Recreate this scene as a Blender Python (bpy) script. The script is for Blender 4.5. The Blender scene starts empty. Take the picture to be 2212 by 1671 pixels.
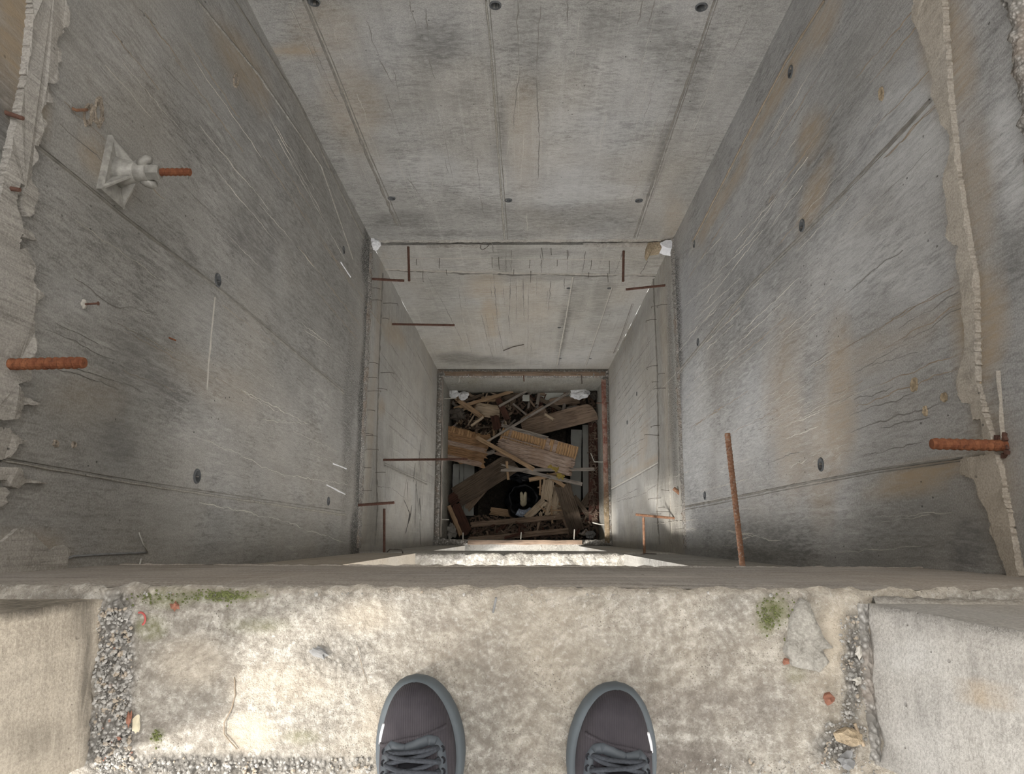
import bpy, bmesh, math, random
from mathutils import Vector, Matrix, noise
S = bpy.context.scene
COL = S.collection

# ------------------------------------------------------------------ camera
F, CX, CY = 1600.0, 1106.0, 835.5          # focal length and centre in photo pixels (2212 x 1671)
NX, NY = 1133.0, 1158.0                    # where plumb lines meet (the nadir) in the photo
CAM = Vector((0.0, 0.0, 1.0))
Dc = Vector(((NX-CX)/F, -(NY-CY)/F, -1)).normalized()
Zc = -Dc
Xc = Vector((1, 0, (NX-CX)/F)).normalized()
Yc = Zc.cross(Xc).normalized()
ROT = Matrix((Xc, Yc, Zc))                 # camera -> world
cam = bpy.data.cameras.new('camera'); cam.sensor_width = 36; cam.lens = F/2212*36
cam.clip_start = 0.01; cam.clip_end = 200
camo = bpy.data.objects.new('camera', cam); COL.objects.link(camo)
camo.matrix_world = Matrix.Translation(CAM) @ ROT.to_4x4()
S.camera = camo

# ------------------------------------------------------------------ light
w = bpy.data.worlds.new('sky'); S.world = w; w.use_nodes = True
bg = w.node_tree.nodes['Background']
bg.inputs[0].default_value = (1.0, 0.985, 0.965, 1); bg.inputs[1].default_value = 2.6
sun = bpy.data.lights.new('sun', 'SUN'); sun.energy = 2.8; sun.angle = math.radians(5.0)
sun.color = (1.0, 0.95, 0.87)
suno = bpy.data.objects.new('sun', sun); COL.objects.link(suno)
EL, AZ = math.radians(50), math.radians(70)       # travels towards +x, a little +y
sd = Vector((math.cos(EL)*math.sin(AZ), math.cos(EL)*math.cos(AZ), -math.sin(EL)))
suno.rotation_euler = sd.to_track_quat('-Z', 'Y').to_euler()
suno.location = (-6, -3, 8)
S.view_settings.view_transform = 'Standard'; S.view_settings.look = 'None'
S.view_settings.gamma = 1.0; S.view_settings.use_curve_mapping = False
S.view_settings.exposure = 0.95

# ------------------------------------------------------------------ pixel helpers
def ray(px, py):
    return ROT @ Vector(((px-CX)/F, -(py-CY)/F, -1))
def onx(px, py, x):
    r = ray(px, py); return CAM + r*((x-CAM.x)/r.x)
def ony(px, py, y):
    r = ray(px, py); return CAM + r*((y-CAM.y)/r.y)
def onz(px, py, z):
    r = ray(px, py); return CAM + r*((z-CAM.z)/r.z)
def proj(P):
    v = ROT.transposed() @ (Vector(P)-CAM)
    if v.z > -1e-4: return (-9999, -9999)
    return (CX + F*v.x/-v.z, CY - F*v.y/-v.z)
def axd(P):
    return -(ROT.transposed() @ (Vector(P)-CAM)).z

# ------------------------------------------------------------------ dimensions
XL, XR, YB, YF = -0.874, 0.842, 1.655, -0.063      # upper shaft faces
XL2, XR2, YB2, YF2 = -0.888, 0.853, 1.668, -0.09   # lower shaft faces
Z1, Z2, ZP = -3.0, -6.36, -7.95                    # lower floor, pit rim, pit bottom
ZS = -0.63                                         # underside of the beam at the viewer's floor
ROOF = 2.4

# ------------------------------------------------------------------ mesh helpers
class MB:
    def __init__(s): s.v = []; s.f = []
    def add(s, vs, fs):
        o = len(s.v); s.v += [tuple(p) for p in vs]; s.f += [tuple(i+o for i in f) for f in fs]
    def mesh(s, name, mat, smooth=False):
        m = bpy.data.meshes.new(name); m.from_pydata(s.v, [], s.f); m.update()
        bm = bmesh.new(); bm.from_mesh(m); bmesh.ops.recalc_face_normals(bm, faces=bm.faces); bm.to_mesh(m); bm.free()
        if mat: m.materials.append(mat)
        if smooth: m.polygons.foreach_set('use_smooth', [True]*len(m.polygons))
        return m
    def build(s, name, mat, parent=None, smooth=False):
        o = bpy.data.objects.new(name, s.mesh(name, mat, smooth)); COL.objects.link(o)
        if parent: o.parent = parent
        return o
def obj(name, mesh, parent=None):
    o = bpy.data.objects.new(name, mesh); COL.objects.link(o)
    if parent: o.parent = parent
    return o
def empty(name, loc=(0, 0, 0)):
    o = bpy.data.objects.new(name, None); COL.objects.link(o); o.location = loc
    o.empty_display_size = 0.05
    return o
def tag(o, label=None, cat=None, group=None, kind=None):
    if label: o['label'] = label
    if cat: o['category'] = cat
    if group: o['group'] = group
    if kind: o['kind'] = kind
    return o
def box_vf(x0, x1, y0, y1, z0, z1):
    v = [(x, y, z) for z in (z0, z1) for y in (y0, y1) for x in (x0, x1)]
    f = [(0, 2, 3, 1), (4, 5, 7, 6), (0, 1, 5, 4), (2, 6, 7, 3), (0, 4, 6, 2), (1, 3, 7, 5)]
    return v, f
def bx(name, x0, x1, y0, y1, z0, z1, mat, parent=None, bev=0.0):
    m = MB(); m.add(*box_vf(x0, x1, y0, y1, z0, z1)); o = m.build(name, mat, parent)
    if bev:
        b = bmesh.new(); b.from_mesh(o.data)
        bmesh.ops.bevel(b, geom=b.edges[:], offset=bev, segments=1, affect='EDGES'); b.to_mesh(o.data); b.free()
    return o
def tube_vf(pts, r, n=8, rfun=None):
    pts = [Vector(p) for p in pts]; vs = []; fs = []
    T = (pts[1]-pts[0]).normalized()
    up = Vector((0, 0, 1)) if abs(T.z) < .9 else Vector((1, 0, 0))
    A = T.cross(up).normalized()
    for i, p in enumerate(pts):
        if i == 0: t = pts[1]-pts[0]
        elif i == len(pts)-1: t = pts[-1]-pts[-2]
        else: t = pts[i+1]-pts[i-1]
        t.normalize(); A = (A - t*A.dot(t)).normalized(); B = t.cross(A)
        for k in range(n):
            a = 2*math.pi*k/n
            rr = rfun(i, a) if rfun else (r[i] if isinstance(r, (list, tuple)) else r)
            vs.append(p + (A*math.cos(a)+B*math.sin(a))*rr)
    for i in range(len(pts)-1):
        for k in range(n):
            k2 = (k+1) % n
            fs.append((i*n+k, i*n+k2, (i+1)*n+k2, (i+1)*n+k))
    fs.append(tuple(range(n))[::-1]); o = (len(pts)-1)*n; fs.append(tuple(o+k for k in range(n)))
    return vs, fs
def nz(x, y, z=0.0, s=1.0):
    return noise.noise(Vector((x*s, y*s, z*s)))
def fbm(x, y, z=0.0, s=1.0, o=3):
    return noise.fractal(Vector((x*s, y*s, z*s)), 1.0, 2.0, o)

# ------------------------------------------------------------------ node helpers
class G:
    def __init__(s, name):
        s.m = bpy.data.materials.new(name); s.m.use_nodes = True
        s.t = s.m.node_tree; s.N = s.t.nodes; s.L = s.t.links
        s.b = s.N['Principled BSDF']; s.b.inputs['Roughness'].default_value = .9
        s.b.inputs['Specular IOR Level'].default_value = .25
        s.tc = s.N.new('ShaderNodeTexCoord')
        s.P = s.tc.outputs['Object']
    def put(s, sock, v):
        if hasattr(v, 'is_output') or isinstance(v, bpy.types.NodeSocket): s.L.new(v, sock)
        elif isinstance(v, (tuple, list)): sock.default_value = (*v, 1) if len(v) == 3 and sock.type == 'RGBA' else v
        else: sock.default_value = v
    def map(s, scale, v=None, loc=(0, 0, 0)):
        n = s.N.new('ShaderNodeMapping'); s.L.new(v or s.P, n.inputs[0])
        n.inputs['Scale'].default_value = scale; n.inputs['Location'].default_value = loc
        return n.outputs[0]
    def noise(s, scale, detail=3, rough=.55, v=None, dist=0.0, col=False):
        n = s.N.new('ShaderNodeTexNoise'); s.L.new(v or s.P, n.inputs['Vector'])
        n.inputs['Scale'].default_value = scale; n.inputs['Detail'].default_value = detail
        n.inputs['Roughness'].default_value = rough; n.inputs['Distortion'].default_value = dist
        return n.outputs[1 if col else 0]
    def vor(s, scale, v=None, feat='F1', out=0, rnd=1.0):
        n = s.N.new('ShaderNodeTexVoronoi'); n.feature = feat; s.L.new(v or s.P, n.inputs['Vector'])
        n.inputs['Scale'].default_value = scale; n.inputs['Randomness'].default_value = rnd
        return n.outputs[out]
    def wave(s, scale, dist=2.0, v=None, axis='X', detail=2, ds=1.0):
        n = s.N.new('ShaderNodeTexWave'); n.bands_direction = axis; s.L.new(v or s.P, n.inputs['Vector'])
        n.inputs['Scale'].default_value = scale; n.inputs['Distortion'].default_value = dist
        n.inputs['Detail'].default_value = detail; n.inputs['Detail Scale'].default_value = ds
        return n.outputs[1]
    def rng(s, v, a, b, c=0.0, d=1.0, smooth=False):
        n = s.N.new('ShaderNodeMapRange'); s.L.new(v, n.inputs[0])
        if smooth: n.interpolation_type = 'SMOOTHSTEP'
        for i, q in zip((1, 2, 3, 4), (a, b, c, d)): n.inputs[i].default_value = q
        return n.outputs[0]
    def op(s, o, a, b=0.0):
        n = s.N.new('ShaderNodeMath'); n.operation = o; n.use_clamp = False
        s.put(n.inputs[0], a); s.put(n.inputs[1], b); return n.outputs[0]
    def mix(s, f, a, b, mode='MIX'):
        n = s.N.new('ShaderNodeMix'); n.data_type = 'RGBA'; n.blend_type = mode; n.clamp_factor = True
        s.put(n.inputs[0], f); s.put(n.inputs[6], a); s.put(n.inputs[7], b); return n.outputs[2]
    def attr(s, name):
        n = s.N.new('ShaderNodeAttribute'); n.attribute_name = name
        q = s.N.new('ShaderNodeSeparateColor'); s.L.new(n.outputs['Color'], q.inputs[0])
        return q.outputs[0], q.outputs[1], q.outputs[2], n.outputs['Alpha']
    def out(s, col, rough=None, bump=None, strength=.4, dist=.01):
        s.put(s.b.inputs['Base Color'], col)
        if rough is not None: s.put(s.b.inputs['Roughness'], rough)
        if bump is not None:
            n = s.N.new('ShaderNodeBump'); n.inputs['Strength'].default_value = strength
            n.inputs['Distance'].default_value = dist; s.L.new(bump, n.inputs['Height'])
            s.L.new(n.outputs[0], s.b.inputs['Normal'])
        return s.m

def concrete(name, c1, c2, paint=True, pits=1.0, grain=(1, 1, 1), mott=1.0, rough_bump=.5):
    g = G(name)
    sc = lambda c, k: tuple(min(1, x*k) for x in c)
    cloud = g.noise(1.7, 5, .62); mid = g.noise(8, 6, .66, v=g.map((1, 1, .6)), dist=.3)
    fine = g.noise(62, 5, .75, v=g.map(grain), dist=.5); grit = g.noise(260, 3, .65)
    worm = g.noise(27, 5, .72, v=g.map(grain, loc=(2, 4, 1)), dist=.8)
    col = g.mix(g.rng(cloud, .30, .70), c1, c2)
    col = g.mix(g.op('MULTIPLY', g.rng(mid, .34, .68), .42*mott), col, sc(c1, .60))
    patch = g.rng(g.noise(4.2, 4, .6, v=g.map((1, 1, .7), loc=(3, 1, 7))), .40, .66)
    col = g.mix(g.op('MULTIPLY', g.op('MULTIPLY', g.rng(fine, .45, .66), g.rng(patch, 0, 1, .35, 1)), .95*mott), col, sc(c1, .42))
    col = g.mix(g.op('MULTIPLY', g.op('MULTIPLY', g.rng(worm, .52, .66), patch), .80*mott), col, sc(c1, .40))
    pale = g.rng(g.noise(3.3, 4, .6, v=g.map((1, 1, .8), loc=(9, 2, 3))), .50, .70)
    col = g.mix(g.op('MULTIPLY', g.op('MULTIPLY', g.rng(worm, .50, .34), pale), .70*mott), col, sc(c2, 1.38))
    warm = g.rng(g.noise(1.3, 3, .55, v=g.map((1, 1, .6), loc=(1, 8, 5))), .48, .70)
    col = g.mix(g.op('MULTIPLY', warm, .38), col, (c1[0]*1.04, c1[1]*.93, c1[2]*.78))
    cool = g.rng(g.noise(1.5, 3, .55, v=g.map((1, 1, .7), loc=(6, 3, 2))), .52, .72)
    col = g.mix(g.op('MULTIPLY', cool, .35), col, (c2[0]*.95, c2[1]*1.0, c2[2]*1.10))
    col = g.mix(g.op('MULTIPLY', g.rng(grit, .48, .70), .42), col, sc(c2, 1.3))
    col = g.mix(g.op('MULTIPLY', g.rng(grit, .50, .30), .42), col, sc(c1, .50))
    st = g.noise(1.0, 5, .65, v=g.map((24, 24, .8)))
    col = g.mix(g.op('MULTIPLY', g.rng(st, .54, .74), .30), col, sc(c1, .58))
    st2 = g.noise(1.0, 5, .65, v=g.map((46, 46, 1.2), loc=(5, 5, 2)))
    col = g.mix(g.op('MULTIPLY', g.rng(st2, .56, .76), .28), col, sc(c2, 1.35))
    if paint:
        R_, G_, B_, A_ = g.attr('paint')
        e2 = g.rng(worm, .38, .64); e3 = g.rng(fine, .36, .62)
        e = g.op('MULTIPLY', g.op('ADD', e2, e3), .5)
        col = g.mix(g.op('MULTIPLY', R_, g.rng(e, .1, .9, .35, 1.2)), col, sc(c1, .40))
        col = g.mix(g.op('MULTIPLY', G_, g.rng(e2, 0, 1, .6, 1.0)), col, (.375, .290, .195))
        col = g.mix(g.op('MULTIPLY', B_, g.rng(e, .9, .1, .35, 1.1)), col, (.62, .63, .63))
        hv = g.vor(120, out=0)
        col = g.mix(g.op('MULTIPLY', A_, g.rng(hv, .2, .6)), col, (.10, .098, .092))
        col = g.mix(g.op('MULTIPLY', A_, g.rng(hv, .25, .0)), col, (.56, .54, .51))
    pv = g.vor(30, v=g.map((1, 1, .7))); pn = g.rng(g.noise(3.5, 2), .48, .58)
    pit = g.op('MULTIPLY', g.rng(pv, .085, .055), pn)
    col = g.mix(g.op('MULTIPLY', pit, .80*pits), col, (.07, .068, .064))
    h = g.op('ADD', g.op('MULTIPLY', fine, .6), g.op('MULTIPLY', grit, .4))
    h = g.op('ADD', h, g.op('MULTIPLY', worm, .6))
    h = g.op('SUBTRACT', h, g.op('MULTIPLY', pit, 1.5))
    if paint:
        h = g.op('ADD', h, g.op('MULTIPLY', A_, g.op('MULTIPLY', hv, 4.0)))
    return g.out(col, .92, h, rough_bump, .006)

M = {}
M['left'] = concrete('concrete_left', (.316, .306, .288), (.372, .363, .345), grain=(1, 2, .35))
M['back'] = concrete('concrete_back', (.350, .342, .326), (.415, .407, .390), grain=(.5, 1, 1.3))
M['right'] = concrete('concrete_right', (.350, .346, .338), (.425, .423, .416), grain=(1, 2, .35))
M['low'] = concrete('concrete_lower', (.378, .364, .334), (.458, .446, .418), grain=(.35, .35, 1.6), mott=.8, pits=.8)
M['plain'] = concrete('concrete_plain', (.36, .345, .315), (.43, .415, .385), paint=False)
M['pit'] = concrete('concrete_pit', (.30, .29, .26), (.36, .35, .32), paint=False, grain=(1, 1, .3))
M['face'] = concrete('concrete_beam_face', (.400, .362, .322), (.480, .448, .412), paint=False, grain=(.06, 1, 1), mott=1.2)
M['jamb'] = concrete('render_tan', (.440, .390, .320), (.500, .450, .380), paint=True, grain=(2.5, .15, 1.0), mott=.6, pits=.5)
M['jambr'] = concrete('render_grey', (.42, .40, .37), (.49, .475, .45), paint=True, grain=(2, .4, 1), mott=.5, pits=.5)

M['tan'] = concrete('render_tan_plain', (.440, .390, .320), (.500, .450, .380), paint=False, mott=.6)

def solid(name, c, rough=.8, var=.25, scale=40, bump=.2, metal=0.0, dist=.004):
    g = G(name); n = g.noise(scale, 4, .6); n2 = g.noise(scale*.22, 3, .5)
    col = g.mix(g.rng(n, .3, .7), tuple(x*(1-var) for x in c), tuple(min(1, x*(1+var)) for x in c))
    col = g.mix(g.op('MULTIPLY', g.rng(n2, .4, .7), .5), col, tuple(x*(1-var*1.2) for x in c))
    g.b.inputs['Metallic'].default_value = metal
    return g.out(col, rough, n, bump, dist)
def rust(name, c1, c2, c3):
    g = G(name); a = g.noise(45, 4, .65); b = g.noise(160, 3, .6)
    col = g.mix(g.rng(a, .35, .65), c1, c2); col = g.mix(g.rng(b, .55, .75), col, c3)
    return g.out(col, .85, b, .5, .002)
M['rust'] = rust('rust_orange', (.150, .052, .026), (.245, .098, .047), (.085, .034, .022))
M['rustd'] = rust('rust_dark', (.098, .050, .038), (.145, .078, .058), (.05, .028, .022))
M['rustp'] = rust('rust_pale', (.17, .085, .05), (.26, .14, .085), (.33, .29, .25))
M['steel'] = solid('galvanised_cast', (.36, .35, .325), .6, .3, 70, .35, 0.25)
M['sleeve'] = solid('tie_sleeve_grey', (.105, .11, .115), .6, .25, 60)
M['white'] = solid('white_foam', (.78, .79, .82), .9, .12, 90, .5)
M['wire'] = solid('tie_wire', (.105, .09, .078), .7, .3, 90)
M['wirew'] = solid('pale_wire', (.40, .385, .35), .8, .2, 90)
M['tar'] = solid('tar_black', (.05, .047, .043), .7, .3, 60)
M['pale'] = solid('lime_run_pale', (.49, .465, .42), .95, .15, 60)
M['seamd'] = solid('seam_dark', (.235, .223, .202), .95, .25, 30)  # mid-dark tone for seam lips and pour joints
M['dark'] = solid('drip_dark', (.205, .195, .180), .95, .2, 60)
M['brownrun'] = solid('drip_brown', (.30, .245, .185), .95, .2, 60)
M['brick'] = solid('brick_red', (.27, .125, .085), .9, .25, 90)
M['redplastic'] = solid('red_plastic', (.42, .10, .09), .5, .1, 40)
M['stone'] = solid('grey_stone', (.23, .23, .23), .9, .25, 70)
M['blackbag'] = G('black_plastic').out((.010, .011, .014), .28)
M['crust'] = concrete('grout_crust', (.375, .352, .318), (.440, .418, .385), paint=False, grain=(1, 3.0, .12), mott=1.0)
M['crustr'] = concrete('grout_crust_tan', (.415, .375, .320), (.475, .440, .390), paint=False, grain=(1, .6, .6), mott=.6)
M['seam'] = concrete('seam_fin', (.33, .315, .285), (.41, .395, .36), paint=False)
def honey(name='honeycomb_concrete', vs=140):
    g = G(name); a = g.vor(vs); b = g.noise(40, 4, .7); c = g.noise(9, 3)
    col = g.mix(g.rng(a, .1, .5), (.50, .485, .46), (.20, .19, .175)); col = g.mix(g.rng(b, .5, .7), col, (.36, .34, .31))
    col = g.mix(g.op('MULTIPLY', g.rng(c, .52, .66), .5), col, (.26, .19, .14))
    return g.out(col, .95, a, .7, .006)
M['honey'] = honey(); M['rim'] = honey('rim_concrete', 55)
def floor_mat():
    g = G('floor_concrete'); R_, G_, B_, A_ = g.attr('paint')
    a = g.noise(12, 6, .72); b = g.noise(58, 6, .80, dist=.1); c = g.vor(150); d = g.noise(3.2, 4); sp = g.vor(260); w = g.noise(120, 3, .7)
    col = g.mix(g.rng(a, .35, .65), (.320, .295, .258), (.465, .438, .390))
    col = g.mix(g.op('MULTIPLY', g.rng(b, .45, .60), .80), col, (.205, .183, .156))
    col = g.mix(g.op('MULTIPLY', g.rng(b, .46, .34), .70), col, (.63, .60, .55))
    col = g.mix(g.op('MULTIPLY', g.rng(d, .48, .68), .40), col, (.545, .470, .365))
    col = g.mix(g.op('MULTIPLY', g.rng(sp, .26, .14), g.rng(a, .46, .60)), col, (.15, .135, .115))
    col = g.mix(g.op('MULTIPLY', g.rng(w, .56, .72), .55), col, (.68, .66, .62))
    col = g.mix(g.op('MULTIPLY', g.rng(w, .46, .30), .45), col, (.19, .172, .15))
    e = g.rng(b, .3, .65)
    col = g.mix(g.op('MULTIPLY', R_, g.rng(e, 0, 1, .30, 1)), col, (.185, .162, .142))
    col = g.mix(g.op('MULTIPLY', G_, g.rng(e, 0, 1, .25, 1)), col, (.185, .195, .085))
    col = g.mix(g.op('MULTIPLY', B_, g.rng(e, 1, 0, .5, 1)), col, (.60, .515, .405))
    agg = g.mix(g.rng(c, .08, .5), (.55, .535, .51), (.17, .162, .15))
    col = g.mix(g.op('MULTIPLY', A_, .9), col, agg)
    h = g.op('ADD', g.op('MULTIPLY', b, 1.0), g.op('MULTIPLY', g.op('MULTIPLY', A_, c), -2.0))
    h = g.op('ADD', h, g.op('MULTIPLY', w, .6))
    return g.out(col, .93, h, .8, .007)
M['floor'] = floor_mat()
def wood(name, c1, c2, c3, grain=26.0, bump=.4, cross=False):
    g = G(name)
    sc = (grain*.06, grain, grain) if not cross else (grain, grain*.06, grain)
    a = g.noise(1.0, 5, .65, v=g.map(tuple(x*1.6 for x in sc)), dist=.4); b = g.noise(3.5, 3, .6)
    s = g.noise(1.0, 3, .6, v=g.map(tuple(x*4 for x in sc)))
    oi = g.N.new('ShaderNodeObjectInfo').outputs['Random']
    col = g.mix(g.rng(a, .35, .65), c1, c2); col = g.mix(g.op('MULTIPLY', g.rng(b, .45, .7), .7), col, c3)
    col = g.mix(g.op('MULTIPLY', g.rng(s, .50, .64), .75), col, tuple(x*.28 for x in c1))
    col = g.mix(g.op('MULTIPLY', oi, .25), col, tuple(x*.55 for x in c1))
    return g.out(col, .88, a, bump, .006)
M['w_dark'] = wood('wood_dark', (0.121, 0.090, 0.067), (0.190, 0.147, 0.113), (0.081, 0.064, 0.053))
M['w_brown'] = wood('wood_brown', (0.247, 0.176, 0.127), (0.358, 0.267, 0.202), (0.169, 0.130, 0.104))
M['w_grey'] = wood('wood_grey', (0.270, 0.236, 0.207), (0.380, 0.339, 0.305), (0.184, 0.161, 0.144))
M['w_tan'] = wood('wood_tan', (0.385, 0.259, 0.160), (0.495, 0.347, 0.220), (0.275, 0.182, 0.116))
M['w_orange'] = wood('ply_core_orange', (0.480, 0.294, 0.150), (0.600, 0.390, 0.216), (0.276, 0.156, 0.084))
M['w_veneer'] = wood('ply_veneer', (0.331, 0.236, 0.182), (0.506, 0.405, 0.344), (0.230, 0.142, 0.088), grain=40)
M['w_amber'] = wood('ply_amber', (0.269, 0.150, 0.077), (0.425, 0.263, 0.144), (0.125, 0.077, 0.053), grain=34)
M['w_red'] = wood('wood_dark_red', (.075, .036, .028), (.125, .062, .045), (.042, .026, .022))
M['w_pale'] = wood('wood_pale', (.47, .37, .265), (.60, .49, .37), (.36, .265, .18))
M['chip'] = wood('wood_chips', (.12, .082, .062), (.24, .175, .135), (.07, .05, .04))
M['yellow'] = solid('yellow_lichen', (.30, .225, .06), .9, .3, 60)
M['panel'] = solid('pale_formwork_board', (.52, .53, .50), .7, .10, 12)
M['mound'] = solid('dark_debris', (.055, .047, .04), .95, .5, 60, .8, 0, .02)
M['rag'] = solid('pale_glove', (.60, .54, .40), .9, .2, 60)
M['moss'] = solid('moss_green', (.120, .135, .052), .95, .3, 90)

# ------------------------------------------------------------------ walls
def blobfn(blobs):
    """blotches, some of them painted light, given as (px, py, rx, ry, degrees, channel, strength); evaluated on the wall's own vertices"""
    pre = [(x, y, rx, ry, math.cos(math.radians(a)), math.sin(math.radians(a)), c, s) for x, y, rx, ry, a, c, s in blobs]
    def f(P):
        px, py = proj(P); o = [0., 0., 0., 0.]
        k = .35*fbm(P[0], P[1], P[2], 3.5, 3)
        for x, y, rx, ry, ca, sa, c, s in pre:
            dx, dy = px-x, py-y
            u = (dx*ca+dy*sa)/rx; v = (-dx*sa+dy*ca)/ry
            d = u*u+v*v
            if d < 2.5:
                q = 1.15-math.sqrt(d)+k
                q = max(0, min(1, q*1.6)); o[c] = max(o[c], min(1, q*s*1.3))
        return o
    return f
def wall(name, axis, c, u0, u1, z0, z1, out, mat, step=.03, holes=(), paint=None, parent=None, thick=.2, amp=.0016):
    """one wall face as a fine grid with its tie holes cut in, and its thickness behind it"""
    bm = bmesh.new()
    nu = max(1, round((u1-u0)/step)); nv = max(1, round((z1-z0)/step))
    def pt(u, z, d=0.0): return Vector((c+d*out, u, z)) if axis == 'x' else Vector((u, c+d*out, z))
    g = [[bm.verts.new(pt(u0+(u1-u0)*i/nu, z0+(z1-z0)*j/nv)) for i in range(nu+1)] for j in range(nv+1)]
    per = [g[0][i] for i in range(nu+1)] + [g[j][nu] for j in range(1, nv+1)] + [g[nv][i] for i in range(nu-1, -1, -1)] + [g[j][0] for j in range(nv-1, 0, -1)]
    for j in range(nv):
        for i in range(nu): bm.faces.new((g[j][i], g[j][i+1], g[j+1][i+1], g[j+1][i]))
    for (hu, hz, r) in holes:
        fi = (hu-u0)/(u1-u0)*nu; fj = (hz-z0)/(z1-z0)*nv; ci, cj = int(fi), int(fj)
        i0, i1, j0, j1 = ci-1, ci+2, cj-1, cj+2
        if i0 < 1 or j0 < 1 or i1 > nu-1 or j1 > nv-1: continue
        blk = {g[j][i] for j in range(j0, j1+1) for i in range(i0, i1+1)}
        bmesh.ops.delete(bm, geom=[f for f in set(f for v in blk for f in v.link_faces) if all(v in blk for v in f.verts)], context='FACES_ONLY')
        bd = [g[j0][i] for i in range(i0, i1)] + [g[j][i1] for j in range(j0, j1)] + [g[j1][i] for i in range(i1, i0, -1)] + [g[j][i0] for j in range(j1, j0, -1)]
        def uv(v): return (v.co.y if axis == 'x' else v.co.x)-hu, v.co.z-hz
        ang = [math.atan2(uv(v)[1], uv(v)[0]) for v in bd]
        ring = [bm.verts.new(pt(hu+r*math.cos(t), hz+r*math.sin(t))) for t in ang]
        r2 = [bm.verts.new(pt(hu+r*.8*math.cos(t), hz+r*.8*math.sin(t), .08)) for t in ang]
        n_ = len(bd)
        for k in range(n_):
            k2 = (k+1) % n_
            bm.faces.new((bd[k], bd[k2], ring[k2], ring[k])); bm.faces.new((ring[k], ring[k2], r2[k2], r2[k]))
        bm.faces.new(r2)
    loose = [v for v in bm.verts if not v.link_faces]
    bmesh.ops.delete(bm, geom=loose, context='VERTS')
    for v in bm.verts:
        d = amp*fbm(v.co.x, v.co.y, v.co.z, 6.0, 3)
        if axis == 'x': v.co.x += d
        else: v.co.y += d
    # thickness
    back = [bm.verts.new(pt(v.co.y if axis == 'x' else v.co.x, v.co.z, thick)) for v in per]
    n = len(per)
    for i in range(n): bm.faces.new((per[i], per[(i+1) % n], back[(i+1) % n], back[i]))
    bm.faces.new(back)
    bmesh.ops.recalc_face_normals(bm, faces=bm.faces)
    me = bpy.data.meshes.new(name)
    if paint:
        lay = bm.verts.layers.float_color.new('paint')
        for v in bm.verts: v[lay] = paint(v.co)
    bm.to_mesh(me); bm.free(); me.materials.append(mat)
    o = obj(name, me, parent)
    sl = None
    for (hu, hz, r) in holes:                     # plastic sleeve end round each tie hole
        q = pt(hu, hz); m = MB(); vs = []; N = 16
        for (rr, d) in ((r*1.30, .004), (r*1.22, -.003), (r*1.0, -.004), (r*.88, .03)):
            for k in range(N):
                a = 2*math.pi*k/N
                e = pt(rr*math.cos(a), rr*math.sin(a), d) - pt(0, 0, 0)
                vs.append(e)
        fs = [(b*N+k, b*N+(k+1) % N, (b+1)*N+(k+1) % N, (b+1)*N+k) for b in range(3) for k in range(N)]
        m.add(vs, fs)
        if sl is None: sl = m.mesh('tie_hole_sleeve', M['sleeve'], True)
        s = obj('tie_hole_sleeve', sl, o); s.location = q
    return o
def hx(pxs, x, r=.016):
    return [(p.y, p.z, r) for p in (onx(a, b, x) for a, b in pxs)]
def hy(pxs, y, r=.016):
    return [(p.x, p.z, r) for p in (ony(a, b, y) for a, b in pxs)]

paintL = blobfn([
    (20, 150, 70, 240, 0, 0, .75), (30, 60, 60, 120, 0, 1, .6), (0, 420, 40, 120, 0, 0, .6), (60, 230, 40, 60, 0, 1, .4), (600, 330, 70, 330, -28, 0, .30), (690, 600, 60, 240, -20, 0, .25),
    (560, 520, 60, 120, 0, 0, .45), (300, 820, 110, 120, 0, 0, .30), (260, 960, 70, 90, 0, 0, .40), (640, 730, 60, 150, 0, 0, .25),
    (380, 560, 200, 60, 30, 0, .22), (150, 640, 90, 60, 20, 2, .14), (260, 120, 130, 110, 0, 2, .14), (520, 130, 40, 120, -30, 1, .4),
    (200, 330, 30, 40, 0, 1, .4), (230, 370, 70, 30, 40, 1, .30), (450, 820, 120, 50, 30, 1, .15), (180, 860, 100, 60, 0, 1, .15),
    (620, 480, 50, 100, 0, 0, .3), (60, 1190, 90, 50, 0, 1, .35), (560, 1130, 200, 30, 9, 0, .22), (430, 300, 70, 140, -25, 0, .18),
    (786, 860, 13, 380, 3, 3, .9), (792, 560, 12, 80, 0, 3, .8), (768, 1150, 13, 70, 3, 3, .9), (755, 900, 16, 240, 3, 3, .35)])
paintB = blobfn([
    (700, 60, 80, 90, 0, 1, .22), (760, 230, 60, 130, -20, 1, .25), (940, 90, 70, 60, 0, 0, .45), (1150, 90, 50, 130, 0, 0, .35),
    (1300, 60, 60, 60, 0, 0, .40), (1420, 90, 60, 80, 0, 0, .40), (1480, 150, 60, 120, 0, 0, .25), (900, 200, 60, 60, 0, 0, .25),
    (1000, 210, 50, 40, 0, 0, .25), (830, 180, 60, 90, 0, 0, .22), (1082, 290, 14, 110, 3, 0, .5), (1500, 190, 14, 150, 18, 0, .45),
    (1430, 320, 14, 130, 18, 0, .5), (1180, 460, 250, 30, 0, 0, .38), (860, 475, 90, 22, 0, 0, .5), (1300, 480, 150, 26, 0, 0, .40),
    (1250, 300, 160, 110, 0, 2, .16), (1000, 380, 200, 40, 10, 2, .18), (1250, 420, 170, 26, -5, 2, .25), (880, 390, 90, 22, 20, 2, .2),
    (1370, 180, 110, 130, 0, 2, .12), (1130, 290, 40, 150, 0, 1, .15), (1000, 505, 200, 10, 0, 0, .4), (640, 110, 60, 14, 0, 1, .6),
    (1455, 470, 30, 60, 0, 1, .25), (720, 480, 40, 60, 0, 0, .3)])
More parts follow.
